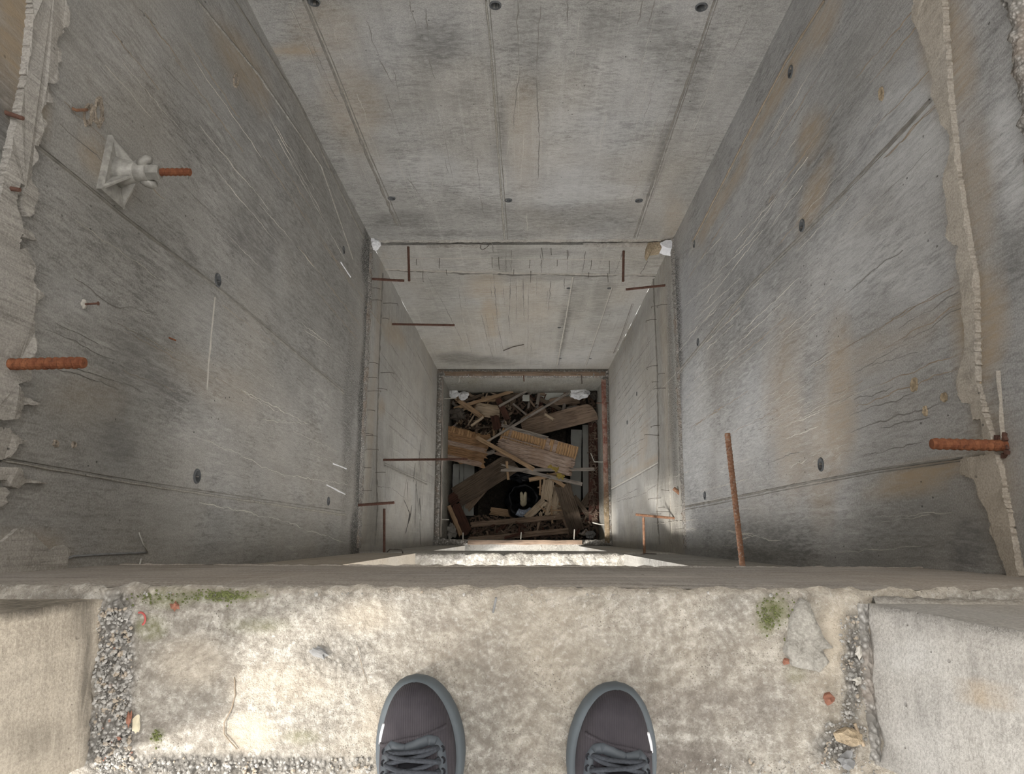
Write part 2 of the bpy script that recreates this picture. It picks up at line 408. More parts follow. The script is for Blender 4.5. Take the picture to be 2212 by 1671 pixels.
paintR = blobfn([
    (2050, 120, 60, 160, -8, 1, .55), (2100, 420, 55, 190, -4, 1, .40), (2120, 700, 60, 150, 0, 1, .60), (2150, 1000, 50, 160, -8, 1, .35),
    (2180, 330, 40, 170, -6, 2, .45), (2185, 560, 40, 80, 0, 0, .4), (1950, 330, 120, 200, 25, 2, .38), (1900, 560, 160, 130, 0, 2, .30),  # last two blobs put bluish skylight into the wall colour
    (1760, 330, 60, 130, 15, 0, .40), (1660, 560, 90, 160, 30, 0, .35), (1590, 760, 60, 190, 10, 0, .40), (1700, 690, 40, 190, 5, 0, .25),
    (1830, 190, 50, 170, 20, 0, .25), (1770, 60, 30, 90, 25, 1, .5), (1690, 180, 14, 190, 29, 1, .6), (1560, 430, 14, 130, 30, 1, .5),
    (1750, 290, 36, 70, 15, 1, .5), (1760, 420, 24, 100, 20, 1, .5), (1810, 860, 45, 190, 0, 1, .45), (1700, 880, 50, 190, 0, 1, .32),
    (1990, 1030, 130, 26, -14, 1, .75), (1890, 760, 170, 40, -30, 1, .22), (1950, 1150, 170, 90, 0, 0, .34), (1650, 1170, 130, 60, 0, 0, .55),
    (2100, 1180, 60, 90, 0, 0, .55), (1780, 950, 40, 200, 0, 1, .3), (1600, 900, 60, 160, 5, 2, .20), (1500, 950, 40, 220, 3, 2, .35),  # pale blobs put light from the lower doorway into the colour
    (1740, 880, 30, 160, 2, 0, .20), (2110, 1000, 30, 25, 0, 0, .9), (1464, 750, 10, 240, -1, 3, .8), (1470, 1150, 10, 60, -1, 3, .4),
    (1745, 490, 60, 30, 45, 0, .4), (1850, 340, 14, 170, 43, 0, .55), (1600, 620, 12, 190, 43, 0, .45)])
paintLow = blobfn([
    (1050, 620, 60, 30, 0, 1, .35), (1060, 680, 18, 50, -8, 1, .45), (960, 640, 80, 80, 0, 0, .22), (1020, 775, 90, 14, 5, 0, .65),
    (1140, 650, 60, 60, 0, 1, .18), (1222, 690, 9, 120, 10, 0, .75), (1255, 640, 20, 60, 10, 0, .35), (1300, 640, 26, 80, 12, 0, .40),
    (1250, 770, 90, 20, 0, 2, .25), (1090, 560, 26, 50, 0, 0, .40), (1160, 545, 150, 8, 0, 0, .35), (1180, 600, 200, 8, 0, 0, .35),
    (850, 720, 40, 20, 55, 1, .4), (822, 880, 10, 20, 0, 1, .5), (840, 1010, 10, 120, 0, 0, .25), (880, 1020, 60, 10, 18, 0, .55),
    (905, 1060, 9, 110, 5, 0, .30), (815, 640, 20, 70, 0, 0, .25), (1390, 960, 12, 60, 10, 1, .35), (1380, 1010, 60, 8, -24, 1, .5),
    (1370, 930, 30, 160, 0, 2, .20), (1340, 950, 20, 160, 0, 2, .3), (1428, 900, 9, 330, -1, 0, .25), (1395, 1150, 60, 40, 0, 0, .3),  # pale blobs paint in doorway light, the last blob the shade beside it
    (1385, 690, 14, 120, 30, 0, .3), (1452, 850, 10, 300, -2, 3, .45), (1440, 800, 12, 260, -2, 1, .25), (806, 860, 8, 320, 4, 1, .25)])

wl = wall('wall_left', 'x', XL, -.10, 1.655, Z1, ROOF, -1, M['left'], holes=hx([(470, 605), (425, 1028), (742, 540), (709, 1082)], XL), paint=paintL)
wb = wall('wall_back', 'y', YB, XL-.2, XR+.2, Z1, ROOF, 1, M['back'],
          holes=hy([(678, 4), (1070, 11), (1515, 15), (846, 428), (1098, 432), (1380, 433)], YB), paint=paintB)
wr = wall('wall_right', 'x', XR, -.10, 1.655, Z1, -.145, 1, M['right'],
          holes=hx([(1708, 155), (1733, 487), (1500, 527), (1508, 739), (1774, 1003), (1523, 1070)], XR), paint=paintR)
for o in (wl, wb, wr): tag(o, kind='structure')
ll = wall('lower_wall', 'x', XL2, YF2-.02, YB2, Z2, Z1, -1, M['low'], paint=paintLow, parent=wl, step=.04)
lb = wall('lower_wall', 'y', YB2, XL2, XR2, Z2, Z1-.078, 1, M['low'], paint=paintLow, parent=wb, step=.04,
          holes=hy([(1208, 707), (1210, 774), (1275, 774), (1228, 622), (1316, 622)], YB2, .011))
bx('gap_light_stop', XL2, XR2, YB2+.035, YB2+.19, Z1-.078, Z1, M['sleeve'], wb)  # dark block added in the slot: stops leaking light, keeps the gap dark
lr = wall('lower_wall', 'x', XR2, YF2-.02, YB2, Z2, Z1, 1, M['low'], paint=paintLow, parent=wr, step=.04,
          holes=hx([(1376, 850), (1355, 912)], XR2, .014))
# set-back wall above the right shaft wall, so that the place goes on above the frame
ur = bx('upper_wall', 1.10, 1.3, YF, YB+.2, -.40, ROOF, M['plain'], wr)
bx('wall_head', XR+.2, 1.10, YF, YB+.2, -.40, -.15, M['honey'], wr)

# ------------------------------------------------------------------ rough strips, fins, crusts, runs on the walls
def rough_strip(name, P0, P1, wdir, width, ndir, amp, mat, parent, step=.008, seed=0, base=.004, edge=.5):
    """bumpy strip of broken concrete from P0 to P1, wide along wdir, proud along ndir"""
    P0, P1, wdir, ndir = Vector(P0), Vector(P1), Vector(wdir), Vector(ndir)
    L = (P1-P0).length; nu = max(2, int(L/step)); nv = max(2, int(width/step)); vs = []; fs = []
    for i in range(nu+1):
        t = i/nu; q = P0.lerp(P1, t)
        e0 = edge*width*.5*fbm(t*L, seed, 0, 14, 2); e1 = edge*width*.5*fbm(t*L, seed+9, 0, 14, 2)
        for j in range(nv+1):
            s = j/nv; ww = e0*(1-s) + (width+e1)*s
            p = q + wdir*ww
            h = base+amp*(.5+.8*fbm(p.x, p.y, p.z+seed, 45, 3)); k = min(s, 1-s)*4
            h = h*min(1, k) if (j not in (0, nv)) else -.004
            vs.append(p+ndir*h)
    for i in range(nu):
        for j in range(nv):
            a = i*(nv+1)+j; fs.append((a, a+1, a+nv+2, a+nv+1))
    m = MB(); m.add(vs, fs); return m.build(name, mat, parent, True)
def plane_fn(axis, c):
    return (lambda a, b: onx(a, b, c)) if axis == 'x' else (lambda a, b: ony(a, b, c))
def fin(name, axis, c, out, pts, wpx, h, mat, parent, seed=0, jag=.5, off=0.0):
    """raised formwork fin following pixels along a wall"""
    pf = plane_fn(axis, c); P = [pf(*p) for p in pts]
    n = Vector((-out, 0, 0)) if axis == 'x' else Vector((0, -out, 0))
    vs = []; fs = []; k = 0
    seg = []
    for a, b in zip(P[:-1], P[1:]):
        N = max(3, int((b-a).length/.018))
        for i in range(N): seg.append(a.lerp(b, i/N))
    seg.append(P[-1])
    for i, p in enumerate(seg):
        t = (seg[min(i+1, len(seg)-1)]-seg[max(0, i-1)]).normalized(); s = n.cross(t).normalized()
        ww = wpx*axd(p)/F*.5*(1+jag*nz(i*.37, seed, 3)); p = p + s*(off*axd(p)/F) + s*ww*.35*nz(i*.21, seed+5, 1)
        hh = h*(1+jag*nz(i*.51, seed, 8))
        vs += [p-s*ww-n*.002, p-s*ww*.35+n*hh, p+s*ww*.35+n*hh, p+s*ww-n*.002]
    for i in range(len(seg)-1):
        for j in range(3): a = i*4+j; fs.append((a, a+1, a+5, a+4))
    m = MB(); m.add(vs, fs); return m.build(name, mat, parent, False)

# panel seams of the shutter boards (two lips to each seam)
def seam(axis, c, out, pts, wpx, parent, seed, mat='seam'):
    fin('panel_seam', axis, c, out, pts, wpx, .004, M[mat], parent, seed, .6)
    fin('panel_seam', axis, c, out, pts, wpx*.45, .0025, M['seamd'], parent, seed+3, .8, off=wpx*1.1)
seam('x', XL, -1, [(75, 312), (273, 474), (470, 623), (743, 849)], 5, wl, 1, 'seamd')
seam('x', XL, -1, [(0, 994), (300, 1046), (560, 1085), (745, 1112)], 7, wl, 2)
seam('x', XL, -1, [(424, 0), (560, 165), (693, 359), (762, 560)], 3.0, wl, 3)
seam('x', XL, -1, [(505, 0), (640, 215), (738, 420), (785, 515)], 4, wl, 4, 'seamd')
seam('y', YB, 1, [(655, 0), (708, 125), (790, 330), (858, 486)], 7, wb, 5, 'seamd')
seam('y', YB, 1, [(1050, 0), (1062, 130), (1074, 300), (1090, 516)], 6, wb, 6)
seam('y', YB, 1, [(1544, 0), (1500, 130), (1436, 315), (1370, 512)], 6, wb, 7, 'seamd')
seam('x', XR, 1, [(1782, 0), (1700, 130), (1600, 320), (1498, 520)], 6, wr, 8, 'brownrun')
seam('x', XR, 1, [(2010, 215), (1868, 368), (1740, 500), (1628, 608), (1466, 802)], 6, wr, 9, 'seamd')
seam('x', XR, 1, [(2080, 988), (1900, 1013), (1700, 1050), (1545, 1082), (1480, 1094)], 6, wr, 10, 'seamd')
seam('y', YB2, 1, [(1237, 597), (1222, 690), (1203, 788)], 3.2, lb, 11, 'pale')
seam('y', YB2, 1, [(1322, 620), (1295, 700), (1265, 788)], 2.2, lb, 12, 'pale')
seam('y', YB2, 1, [(1366, 655), (1340, 730), (1325, 762)], 2.5, lb, 13, 'seamd')
seam('x', XR2, 1, [(1423, 997), (1370, 1028), (1320, 1055)], 3.5, lr, 14, 'pale')
seam('x', XL2, -1, [(830, 1005), (880, 1028), (922, 1046)], 5, ll, 15, 'seamd')
# lines of the slab band below the landing
fin('board_line', 'y', YB2, 1, [(815, 557), (1440, 561)], 2.5, .004, M['pale'], lb, 20, .7)
fin('pour_joint', 'y', YB2, 1, [(828, 581), (890, 585), (960, 586), (1000, 591), (1060, 589), (1110, 594), (1180, 591), (1280, 596), (1340, 593), (1420, 596)], 4, .007, M['seamd'], lb, 21, .9)
fin('pour_joint', 'y', YB2, 1, [(828, 580), (960, 585), (1110, 589), (1280, 591), (1420, 593)], 4, .008, M['pale'], lb, 22, .9)
fin('board_line', 'x', XL2, -1, [(808, 575), (795, 800), (782, 1100), (776, 1180)], 2.2, .004, M['seam'], ll, 23, .7)
fin('pour_joint', 'x', XL2, -1, [(826, 590), (817, 800), (812, 1000), (814, 1100), (808, 1182)], 5, .007, M['seamd'], ll, 24, .9)
fin('board_line', 'x', XR2, 1, [(1443, 570), (1444, 800), (1446, 1000), (1452, 1180)], 2.2, .004, M['seam'], lr, 25, .7)
fin('pour_joint', 'x', XR2, 1, [(1412, 600), (1421, 800), (1424, 1000), (1420, 1100), (1426, 1175)], 5, .007, M['seamd'], lr, 26, .9)
# thin dark shadow gap and honeycombed foot of the upper walls
rough_strip('rough_foot', (XL, YF, Z1+.075), (XL, YB, Z1+.075), (0, 0, -1), .085, (1, 0, 0), .010, M['honey'], wl, seed=1, edge=.35)
rough_strip('rough_foot', (XR, YF, Z1+.060), (XR, YB, Z1+.060), (0, 0, -1), .070, (-1, 0, 0), .010, M['honey'], wr, seed=2, edge=.35)
rough_strip('rough_foot', (XL, YB, Z1+.035), (XR, YB, Z1+.035), (0, 0, -1), .033, (0, -1, 0), .006, M['crust'], wb, seed=3, edge=.5)
rough_strip('rough_lip', (XL+.30, YB2, Z1-.075), (XL+.62, YB2, Z1-.075), (0, 0, -1), .03, (0, -1, 0), .010, M['crust'], lb, seed=4)
rough_strip('rough_lip', (XR-.50, YB2, Z1-.058), (XR-.10, YB2, Z1-.058), (0, 0, -1), .045, (0, -1, 0), .010, M['crust'], lb, seed=5)

def densify(pts, step=6, jit=2.5, seed=0):
    o = []; k = 0
    for a, b in zip(pts[:-1], pts[1:]):
        L = math.hypot(b[0]-a[0], b[1]-a[1]); N = max(1, int(L/step))
        for i in range(N):
            t = i/N; k += 1
            o.append((a[0]+(b[0]-a[0])*t + (jit*nz(k*.7, seed, 1) if i else 0), a[1]+(b[1]-a[1])*t + (jit*nz(k*.7, seed, 9) if i else 0)))
    o.append(pts[-1]); return o
def crust(name, axis, c, out, poly, thick, mat, parent, step=6, jit=2.5, seed=0):
    """proud skin of hardened grout with a ragged outline"""
    pf = plane_fn(axis, c); n = Vector((-out, 0, 0)) if axis == 'x' else Vector((0, -out, 0))
    pts = [pf(*p) for p in densify(poly+[poly[0]], step, jit, seed)[:-1]]
    bm = bmesh.new(); top = [bm.verts.new(p+n*thick*(1+.5*nz(p.y, p.z, seed, 30))) for p in pts]
    bot = [bm.verts.new(p-n*.003) for p in pts]; N = len(pts)
    es = [bm.edges.new((top[i], top[(i+1) % N])) for i in range(N)]
    bmesh.ops.triangle_fill(bm, edges=es, use_beauty=True)
    for i in range(N): bm.faces.new((top[i], top[(i+1) % N], bot[(i+1) % N], bot[i]))
    bmesh.ops.recalc_face_normals(bm, faces=bm.faces)
    me = bpy.data.meshes.new(name); bm.to_mesh(me); bm.free(); me.materials.append(mat)
    return obj(name, me, parent)
Z1f = lambda L: [(x*.359, y*.359) for x, y in L]
Z4f = lambda L: [(x*.395, 580+y*.395) for x, y in L]
Z3f = lambda L: [(1450+x*.371, y*.371) for x, y in L]
Z5f = lambda L: [(1420+x*.395, 600+y*.395) for x, y in L]
lcr = Z1f([(340, -150), (350, 0), (372, 75), (370, 155), (350, 165), (335, 215), (310, 222), (298, 270), (325, 310), (325, 352), (308, 400), (315, 480),
           (280, 505), (240, 498), (265, 560), (282, 590), (275, 620), (238, 612), (212, 660), (218, 700), (240, 745), (210, 800), (212, 850), (195, 880), (165, 872),
           (185, 950), (160, 1010), (160, 1090), (192, 1160), (185, 1200), (168, 1235), (170, 1285), (130, 1300), (108, 1250), (90, 1195), (104, 1120), (70, 1100), (62, 1200),
           (85, 1300), (75, 1370), (120, 1383), (155, 1400), (182, 1450), (110, 1432), (78, 1405), (80, 1500), (120, 1490), (150, 1540), (170, 1600)])
lcr += Z4f([(150, 70), (165, 110), (205, 150), (165, 192), (140, 240), (155, 330), (160, 400), (140, 480), (85, 490), (60, 510), (140, 560), (130, 612), (50, 630), (100, 692), (182, 742),
            (100, 745), (72, 820), (0, 827)])
lcr += [(-160, 905), (-90, 700), (-40, 560), (-14, 420), (12, 300), (40, 180), (52, 60), (60, -60)]
crust('grout_crust', 'x', XL, -1, lcr, .013, M['crust'], wl, 4, 5.5, 1)
crust('grout_crust', 'x', XL, -1, Z4f([(-300, 850), (0, 870), (30, 900), (62, 910), (85, 935), (122, 942), (60, 962), (24, 1030), (-20, 1045), (-300, 1045)]), .013, M['crust'], wl, 5, 2, 2)
crust('grout_crust', 'x', XL, -1, Z4f([(-300, 1085), (0, 1085), (62, 1090), (105, 1148), (160, 1158), (232, 1176), (110, 1170), (70, 1202), (20, 1190), (0, 1155), (-300, 1150)]), .013, M['crust'], wl, 5, 2, 3)
crust('grout_crust', 'x', XL, -1, Z4f([(-300, 1195), (10, 1195), (30, 1222), (8, 1250), (20, 1280), (-10, 1300), (-300, 1300)]), .007, M['crust'], wl, 5, 1.5, 4)
crust('grout_crust', 'x', XL, -1, Z4f([(-100, 1530), (0, 1490), (80, 1420), (92, 1445), (120, 1425), (165, 1450), (210, 1490), (262, 1540), (290, 1520), (330, 1508), (372, 1540), (352, 1600), (345, 1655),
                                      (200, 1662), (0, 1670), (-100, 1668)]), .006, M['crust'], wl, 5, 2, 5)
rcr = Z3f([(1445, -120), (1432, 0), (1420, 110), (1455, 160), (1480, 235), (1510, 300), (1515, 390), (1540, 432), (1545, 560), (1582, 640), (1602, 720), (1642, 780), (1650, 900), (1612, 1010),
           (1625, 1150), (1640, 1260), (1635, 1372), (1662, 1420), (1698, 1432), (1690, 1520)])
rcr += Z5f([(1690, 80), (1702, 200), (1710, 380), (1692, 470), (1660, 560), (1690, 680), (1735, 690), (1752, 778), (1800, 768), (1810, 880), (1832, 965), (1690, 990), (1680, 1075), (1765, 1100), (1790, 1200),
            (1832, 1290), (1862, 1340), (1850, 1392), (1902, 1500), (1952, 1640)])
rcr += [(2215, 1250), (2170, 1010), (2122, 830), (2116, 600), (2080, 380), (2060, 180), (2045, -40)]
crust('grout_crust', 'x', XR, 1, rcr, .011, M['crustr'], wr, 4, 4.5, 6)
for k, pts in enumerate([[(2086, 790), (2104, 850), (2112, 905)], [(2160, 800), (2172, 960)], [(2135, 985), (2160, 1050), (2182, 1150), (2193, 1240)], [(2025, 20), (2036, 70), (2042, 150)]]):
    fin('grout_lip', 'x', XR, 1, pts, 3.2, .007, M['crustr'], wr, 40+k, .8)
rough_strip('broken_top_edge', (XR, YF, -.115), (XR, YB, -.115), (0, 0, -1), .035, (-1, 0, 0), .014, M['honey'], wr, seed=7)

# runs of laitance and rain down the walls
def runs(name, axis, c, out, parent, mat, segs, seed, h=.0014, wob=1.0):
    pf = plane_fn(axis, c); n = Vector((-out, 0, 0)) if axis == 'x' else Vector((0, -out, 0)); m = MB()
    for q, (x0, y0, x1, y1, wpx) in enumerate(segs):
        a, b = pf(x0, y0), pf(x1, y1); L = (b-a).length; t = (b-a).normalized(); s = n.cross(t).normalized()
        N = max(4, min(60, int(L/.012))); vs = []; fs = []
        for i in range(N+1):
            u = i/N; p = a.lerp(b, u)
            dv = (.007*nz(u*L*14, q*3.1, seed)+.004*nz(u*L*45, q*7.7, seed+4))*wob*min(1, u*6)
            ww = wpx*axd(p)/F*.5*(1-.55*u)*(1+.4*nz(u*L*25, q, seed+2))*min(1, .3+u*5, .25+(1-u)*6)
            p = p+s*dv
            vs += [p-s*ww-n*.0008, p+n*h, p+s*ww-n*.0008]
        for i in range(N):
            for j in (0, 1): k = i*3+j; fs.append((k, k+1, k+4, k+3))
        m.add(vs, fs)
    return tag(m.build(name, M[mat], parent, True), kind='stuff')
def towards(x, y, f):          # a point nearer the nadir: straight down a wall in the picture
    return (x+(NX-x)*f, y+(NY-y)*f)
rnd = random.Random(4)
def rand_runs(n, xr, yr, fr, wr_, ok=lambda x, y: True):
    o = []; g = 0
    while len(o) < n and g < n*30:
        g += 1
        x, y = rnd.uniform(*xr), rnd.uniform(*yr)
        if not ok(x, y): continue
        a, b = towards(x, y, rnd.uniform(*fr)); o.append((x, y, a, b, rnd.uniform(*wr_)))
    return o
inL = lambda x, y: x < 539+.45*y-10 and x < 745 and y < 1235-.07*x
inR = lambda x, y: x > 1724-.47*y+20 and x > 1480 and y > 60
segL_p = [(506, 833, 667, 916, 2.5), (480, 820, 600, 890, 2), (640, 690, 715, 745, 2), (655, 710, 716, 752, 2), (430, 1085, 600, 1120, 3.5), (590, 1118, 742, 1170, 4), (440, 950, 530, 985, 2.5),
          (520, 985, 620, 1030, 2.5), (610, 1025, 752, 1045, 2.5), (560, 905, 670, 915, 2), (580, 250, 700, 470, 2), (520, 110, 640, 280, 2), (430, 270, 580, 450, 2), (560, 440, 700, 600, 2),
          (600, 300, 745, 560, 2.5), (718, 1000, 748, 1012, 3), (705, 1045, 745, 1067, 3)]
segL_d = [(160, 600, 250, 665, 2.5), (230, 655, 340, 680, 3.5), (95, 710, 250, 780, 2.5), (110, 790, 260, 840, 2.5), (640, 815, 735, 895, 2), (300, 20, 335, 55, 3), (350, 140, 440, 230, 2)]
runs('grout_runs', 'x', XL, -1, wl, 'pale', segL_p, 1)
runs('grout_runs', 'x', XL, -1, wl, 'pale', rand_runs(11, (120, 740), (20, 1150), (.08, .22), (.7, 1.3), inL), 2)
runs('water_marks', 'x', XL, -1, wl, 'dark', segL_d + rand_runs(8, (90, 720), (20, 1100), (.05, .2), (.8, 1.6), inL), 3)
runs('stain_marks', 'x', XL, -1, wl, 'brownrun', rand_runs(16, (120, 700), (20, 800), (.1, .35), (.8, 2), inL), 4)
segB_d = [(850, 150, 865, 220, 2), (790, 40, 820, 130, 2.5), (820, 130, 852, 185, 3), (832, 200, 866, 300, 2), (920, 20, 930, 150, 2.5), (922, 120, 940, 170, 2), (1118, 0, 1122, 130, 4), (1122, 150, 1108, 280, 3),
          (1168, 10, 1158, 160, 4), (1158, 160, 1165, 300, 4), (1165, 300, 1162, 390, 3), (1225, 0, 1226, 60, 3), (1388, 0, 1378, 55, 3), (1415, 0, 1400, 60, 2.5), (960, 340, 968, 375, 2.5), (880, 385, 905, 420, 3),
          (1035, 420, 1048, 470, 2.5), (1030, 340, 1037, 410, 2), (885, 0, 900, 70, 2)]
segB_p = [(1082, 300, 1088, 400, 2), (1132, 280, 1125, 400, 2), (1138, 460, 1140, 500, 2), (720, 60, 745, 140, 2), (1100, 300, 1095, 340, 2), (770, 200, 800, 280, 1.6)]
def inB(x, y): return 560+.5*y < x < 1700-.5*y
runs('water_marks', 'y', YB, 1, wb, 'dark', segB_d + rand_runs(16, (600, 1650), (0, 400), (.05, .2), (.7, 1.4), inB), 5, wob=.8)
runs('grout_runs', 'y', YB, 1, wb, 'pale', segB_p + rand_runs(18, (600, 1650), (0, 400), (.05, .2), (.8, 1.6), inB), 6, wob=.8)
segR_p = [(1600, 600, 1500, 690, 2), (1595, 625, 1480, 730, 3), (1560, 590, 1480, 660, 2), (1640, 610, 1530, 705, 2), (1600, 670, 1480, 780, 2.2), (1585, 700, 1520, 760, 2), (1572, 770, 1500, 820, 2), (1725, 830, 1672, 865, 2.5),
          (1770, 890, 1690, 922, 4), (1740, 860, 1685, 885, 3), (1730, 845, 1680, 870, 2.5), (1768, 920, 1695, 948, 4), (1745, 990, 1705, 1010, 3), (1570, 1145, 1640, 1155, 3), (1690, 1168, 1570, 1148, 3), (1620, 1160, 1560, 1180, 3),
          (1540, 945, 1500, 960, 2), (1560, 510, 1500, 575, 2.2), (1640, 500, 1540, 600, 2), (1700, 400, 1600, 510, 2), (1620, 480, 1560, 545, 2), (2060, 1105, 1880, 1118, 3), (1990, 1180, 1800, 1192, 3), (2010, 1110, 1900, 1130, 3), (1720, 300, 1650, 400, 1.8)]
segR_d = [(1950, 745, 1830, 815, 4), (2070, 630, 1940, 710, 3.5), (2085, 660, 1950, 740, 2.5), (1950, 540, 1890, 580, 3), (1890, 580, 1790, 670, 3), (1930, 835, 1845, 862, 4), (1970, 850, 1835, 898, 4), (2030, 872, 1835, 932, 5),
          (2010, 900, 1900, 925, 3), (1990, 955, 1860, 985, 3), (1985, 760, 1880, 790, 2.5), (1790, 760, 1720, 810, 2)]
segR_b = [(2075, 655, 1900, 760, 4), (2080, 760, 1900, 830, 5), (2085, 790, 1850, 880, 5), (1995, 40, 1880, 180, 4), (2010, 150, 1880, 290, 3), (1975, 20, 1850, 170, 3), (1760, 440, 1680, 530, 2.5), (1740, 330, 1660, 440, 2.5), (2060, 620, 1920, 690, 3)]
runs('grout_runs', 'x', XR, 1, wr, 'pale', segR_p + rand_runs(40, (1480, 1900), (60, 1150), (.10, .28), (.8, 1.8), inR), 7)
runs('water_marks', 'x', XR, 1, wr, 'dark', segR_d + rand_runs(8, (1500, 2050), (60, 1000), (.05, .15), (.8, 1.6), inR), 8)
runs('stain_marks', 'x', XR, 1, wr, 'brownrun', segR_b + rand_runs(14, (1500, 2050), (60, 900), (.1, .3), (.8, 2), inR), 9)
segLB = [(1093, 545, 1093, 590, 5), (1105, 540, 1104, 588, 4), (1168, 540, 1170, 592, 3), (1228, 540, 1224, 590, 3.5), (1265, 542, 1258, 590, 3), (1345, 545, 1328, 592, 3), (1400, 562, 1380, 598, 3), (1063, 525, 1068, 556, 3),
         (1066, 590, 1075, 700, 2.5), (1075, 700, 1088, 760, 2), (1103, 600, 1100, 680, 2.5), (1098, 680, 1102, 722, 2), (1130, 600, 1132, 690, 2.5), (1142, 610, 1140, 760, 1.6), (1190, 607, 1184, 672, 3), (1220, 600, 1219, 625, 2.5),
         (1040, 680, 1055, 740, 2), (1055, 740, 1066, 775, 1.6), (990, 620, 1000, 700, 1.5), (920, 590, 960, 660, 1.5), (960, 660, 1000, 740, 1.5), (1115, 595, 1116, 690, 1.6), (1160, 595, 1158, 640, 1.6), (1060, 600, 1062, 640, 2)]
runs('water_marks', 'y', YB2, 1, lb, 'dark', segLB + rand_runs(16, (930, 1330), (600, 740), (.04, .14), (.7, 1.4), lambda x, y: 820+.6*(y-600)+40 < x < 1420-.5*(y-600)-40), 10, wob=.7)
runs('water_marks', 'x', XL2, -1, ll, 'dark', [(822, 760, 905, 880, 1.6), (842, 740, 880, 800, 1.6), (850, 860, 925, 940, 1.6), (825, 880, 900, 945, 1.6), (900, 760, 935, 830, 1.5), (812, 1050, 850, 1055, 1.6), (848, 1055, 880, 1080, 1.6)]
     + rand_runs(18, (828, 930), (680, 1050), (.08, .25), (.7, 1.4)), 11)
runs('water_marks', 'x', XR2, 1, lr, 'dark', [(1410, 820, 1340, 910, 1.6), (1390, 890, 1356, 962, 2), (1395, 945, 1355, 965, 2), (1378, 1055, 1345, 1070, 2), (1378, 1070, 1325, 1085, 1.8), (1420, 1045, 1390, 1066, 1.8), (1415, 770, 1345, 860, 1.6),
     (1405, 740, 1335, 830, 1.4)] + rand_runs(16, (1340, 1420), (700, 1080), (.08, .25), (.7, 1.4)), 12)
runs('stain_marks', 'x', XR2, 1, lr, 'brownrun', rand_runs(12, (1350, 1420), (650, 1000), (.08, .25), (1, 2)), 13)
# black drips of tar on the lower left wall
runs('tar_drips', 'x', XL2, -1, ll, 'tar', [(878, 1035, 872, 1075, 6.8), (872, 1078, 886, 1110, 8.4), (886, 1110, 876, 1152, 17.0), (897, 1000, 893, 1040, 8.4), (905, 970, 908, 1020, 8.4), (910, 950, 903, 1010, 10.2), (898, 1045, 906, 1110, 6.8),
     (890, 1090, 885, 1125, 10.2), (906, 1075, 910, 1125, 17.0), (907, 1120, 908, 1175, 8.4), (900, 1020, 896, 1140, 6.8), (915, 1040, 912, 1090, 6.2), (880, 1040, 880, 1080, 10.2)], 14, wob=.5)

# ------------------------------------------------------------------ viewer's floor
def floor_paint():
    blobs = [(480, 1285, 110, 14, 0, 1, .9), (360, 1290, 60, 26, 0, 1, .6), (325, 1355, 40, 30, 0, 1, .55), (340, 1590, 14, 16, 0, 1, .8), (1670, 1320, 40, 40, 20, 1, .75), (1655, 1345, 22, 30, 0, 1, .6),
             (650, 1590, 50, 20, 0, 1, .3), (1720, 1455, 30, 26, 0, 1, .3), (560, 1350, 80, 20, 0, 1, .3),
             (545, 1580, 60, 48, 0, 2, .9), (420, 1430, 90, 60, 0, 2, .35), (800, 1330, 90, 50, 0, 2, .35), (620, 1480, 150, 60, 0, 2, .3), (1800, 1390, 40, 90, 0, 2, .5), (830, 1560, 60, 80, 0, 2, .3),
             (1500, 1520, 180, 60, 0, 0, .55), (1480, 1640, 140, 40, 0, 0, .75), (1640, 1520, 90, 70, 0, 0, .5), (1010, 1400, 110, 60, 10, 0, .35), (1100, 1480, 60, 90, 0, 0, .25), (1740, 1420, 40, 40, 0, 0, .7), (950, 1345, 70, 40, 25, 0, .4),
             (1350, 1440, 90, 30, 0, 0, .35), (400, 1560, 90, 50, 0, 0, .22), (1560, 1420, 60, 60, 0, 0, .3), (1130, 1640, 80, 30, 0, 0, .3),
             (250, 1420, 45, 170, 0, 3, 1.0), (235, 1600, 60, 90, 0, 3, 1.0), (1845, 1440, 28, 150, 0, 3, .9), (1800, 1610, 60, 40, 0, 3, .7), (500, 1650, 350, 26, 0, 3, .75), (1100, 1275, 1200, 17, 0, 3, .18), (1100, 1272, 1200, 14, 0, 2, .35), (730, 1420, 110, 70, 0, 3, .25)]
    return blobfn(blobs)
fp = floor_paint()
floor = None
def build_floor():
    bm = bmesh.new(); sx = .005; X0, X1, Y0, Y1 = -1.00, 1.00, -.55, YF
    nu = int((X1-X0)/sx); nv = int((Y1-Y0)/sx); lay = bm.verts.layers.float_color.new('paint'); g = []
    for j in range(nv+1):
        row = []
        for i in range(nu+1):
            x = X0+(X1-X0)*i/nu; y = Y0+(Y1-Y0)*j/nv
            p = fp(Vector((x, y, 0)))
            z = .0035*fbm(x, y, 0, 12, 4) + .0012*fbm(x, y, 5, 60, 2)
            z += p[3]*.006*(.2+noise.noise(Vector((x*95, y*95, 0)))) - p[2]*.002*0
            if y > -.10:                                   # broken, bumpy lip
                k = (y+.10)/.04; z += .022*k*(.2*fbm(x, 2, 0, 9, 2)+.9*abs(noise.noise(Vector((x*46, y*46, 3)))))-.007*k
            if j == nv: y += .006*fbm(x, 7, 0, 30, 3)-.002; z -= .006
            v = bm.verts.new((x, y, z)); v[lay] = p; row.append(v)
        g.append(row)
    for j in range(nv):
        for i in range(nu): bm.faces.new((g[j][i], g[j][i+1], g[j+1][i+1], g[j+1][i])).smooth = True
    me = bpy.data.meshes.new('floor'); bm.to_mesh(me); bm.free(); me.materials.append(M['floor'])
    return obj('floor', me)
floor = tag(build_floor(), kind='structure')
XF0, XF1 = -1.12, 3.0
bx('floor_slab', XF0, XF1, -4.5, -.55, -.30, -.003, M['plain'], floor)
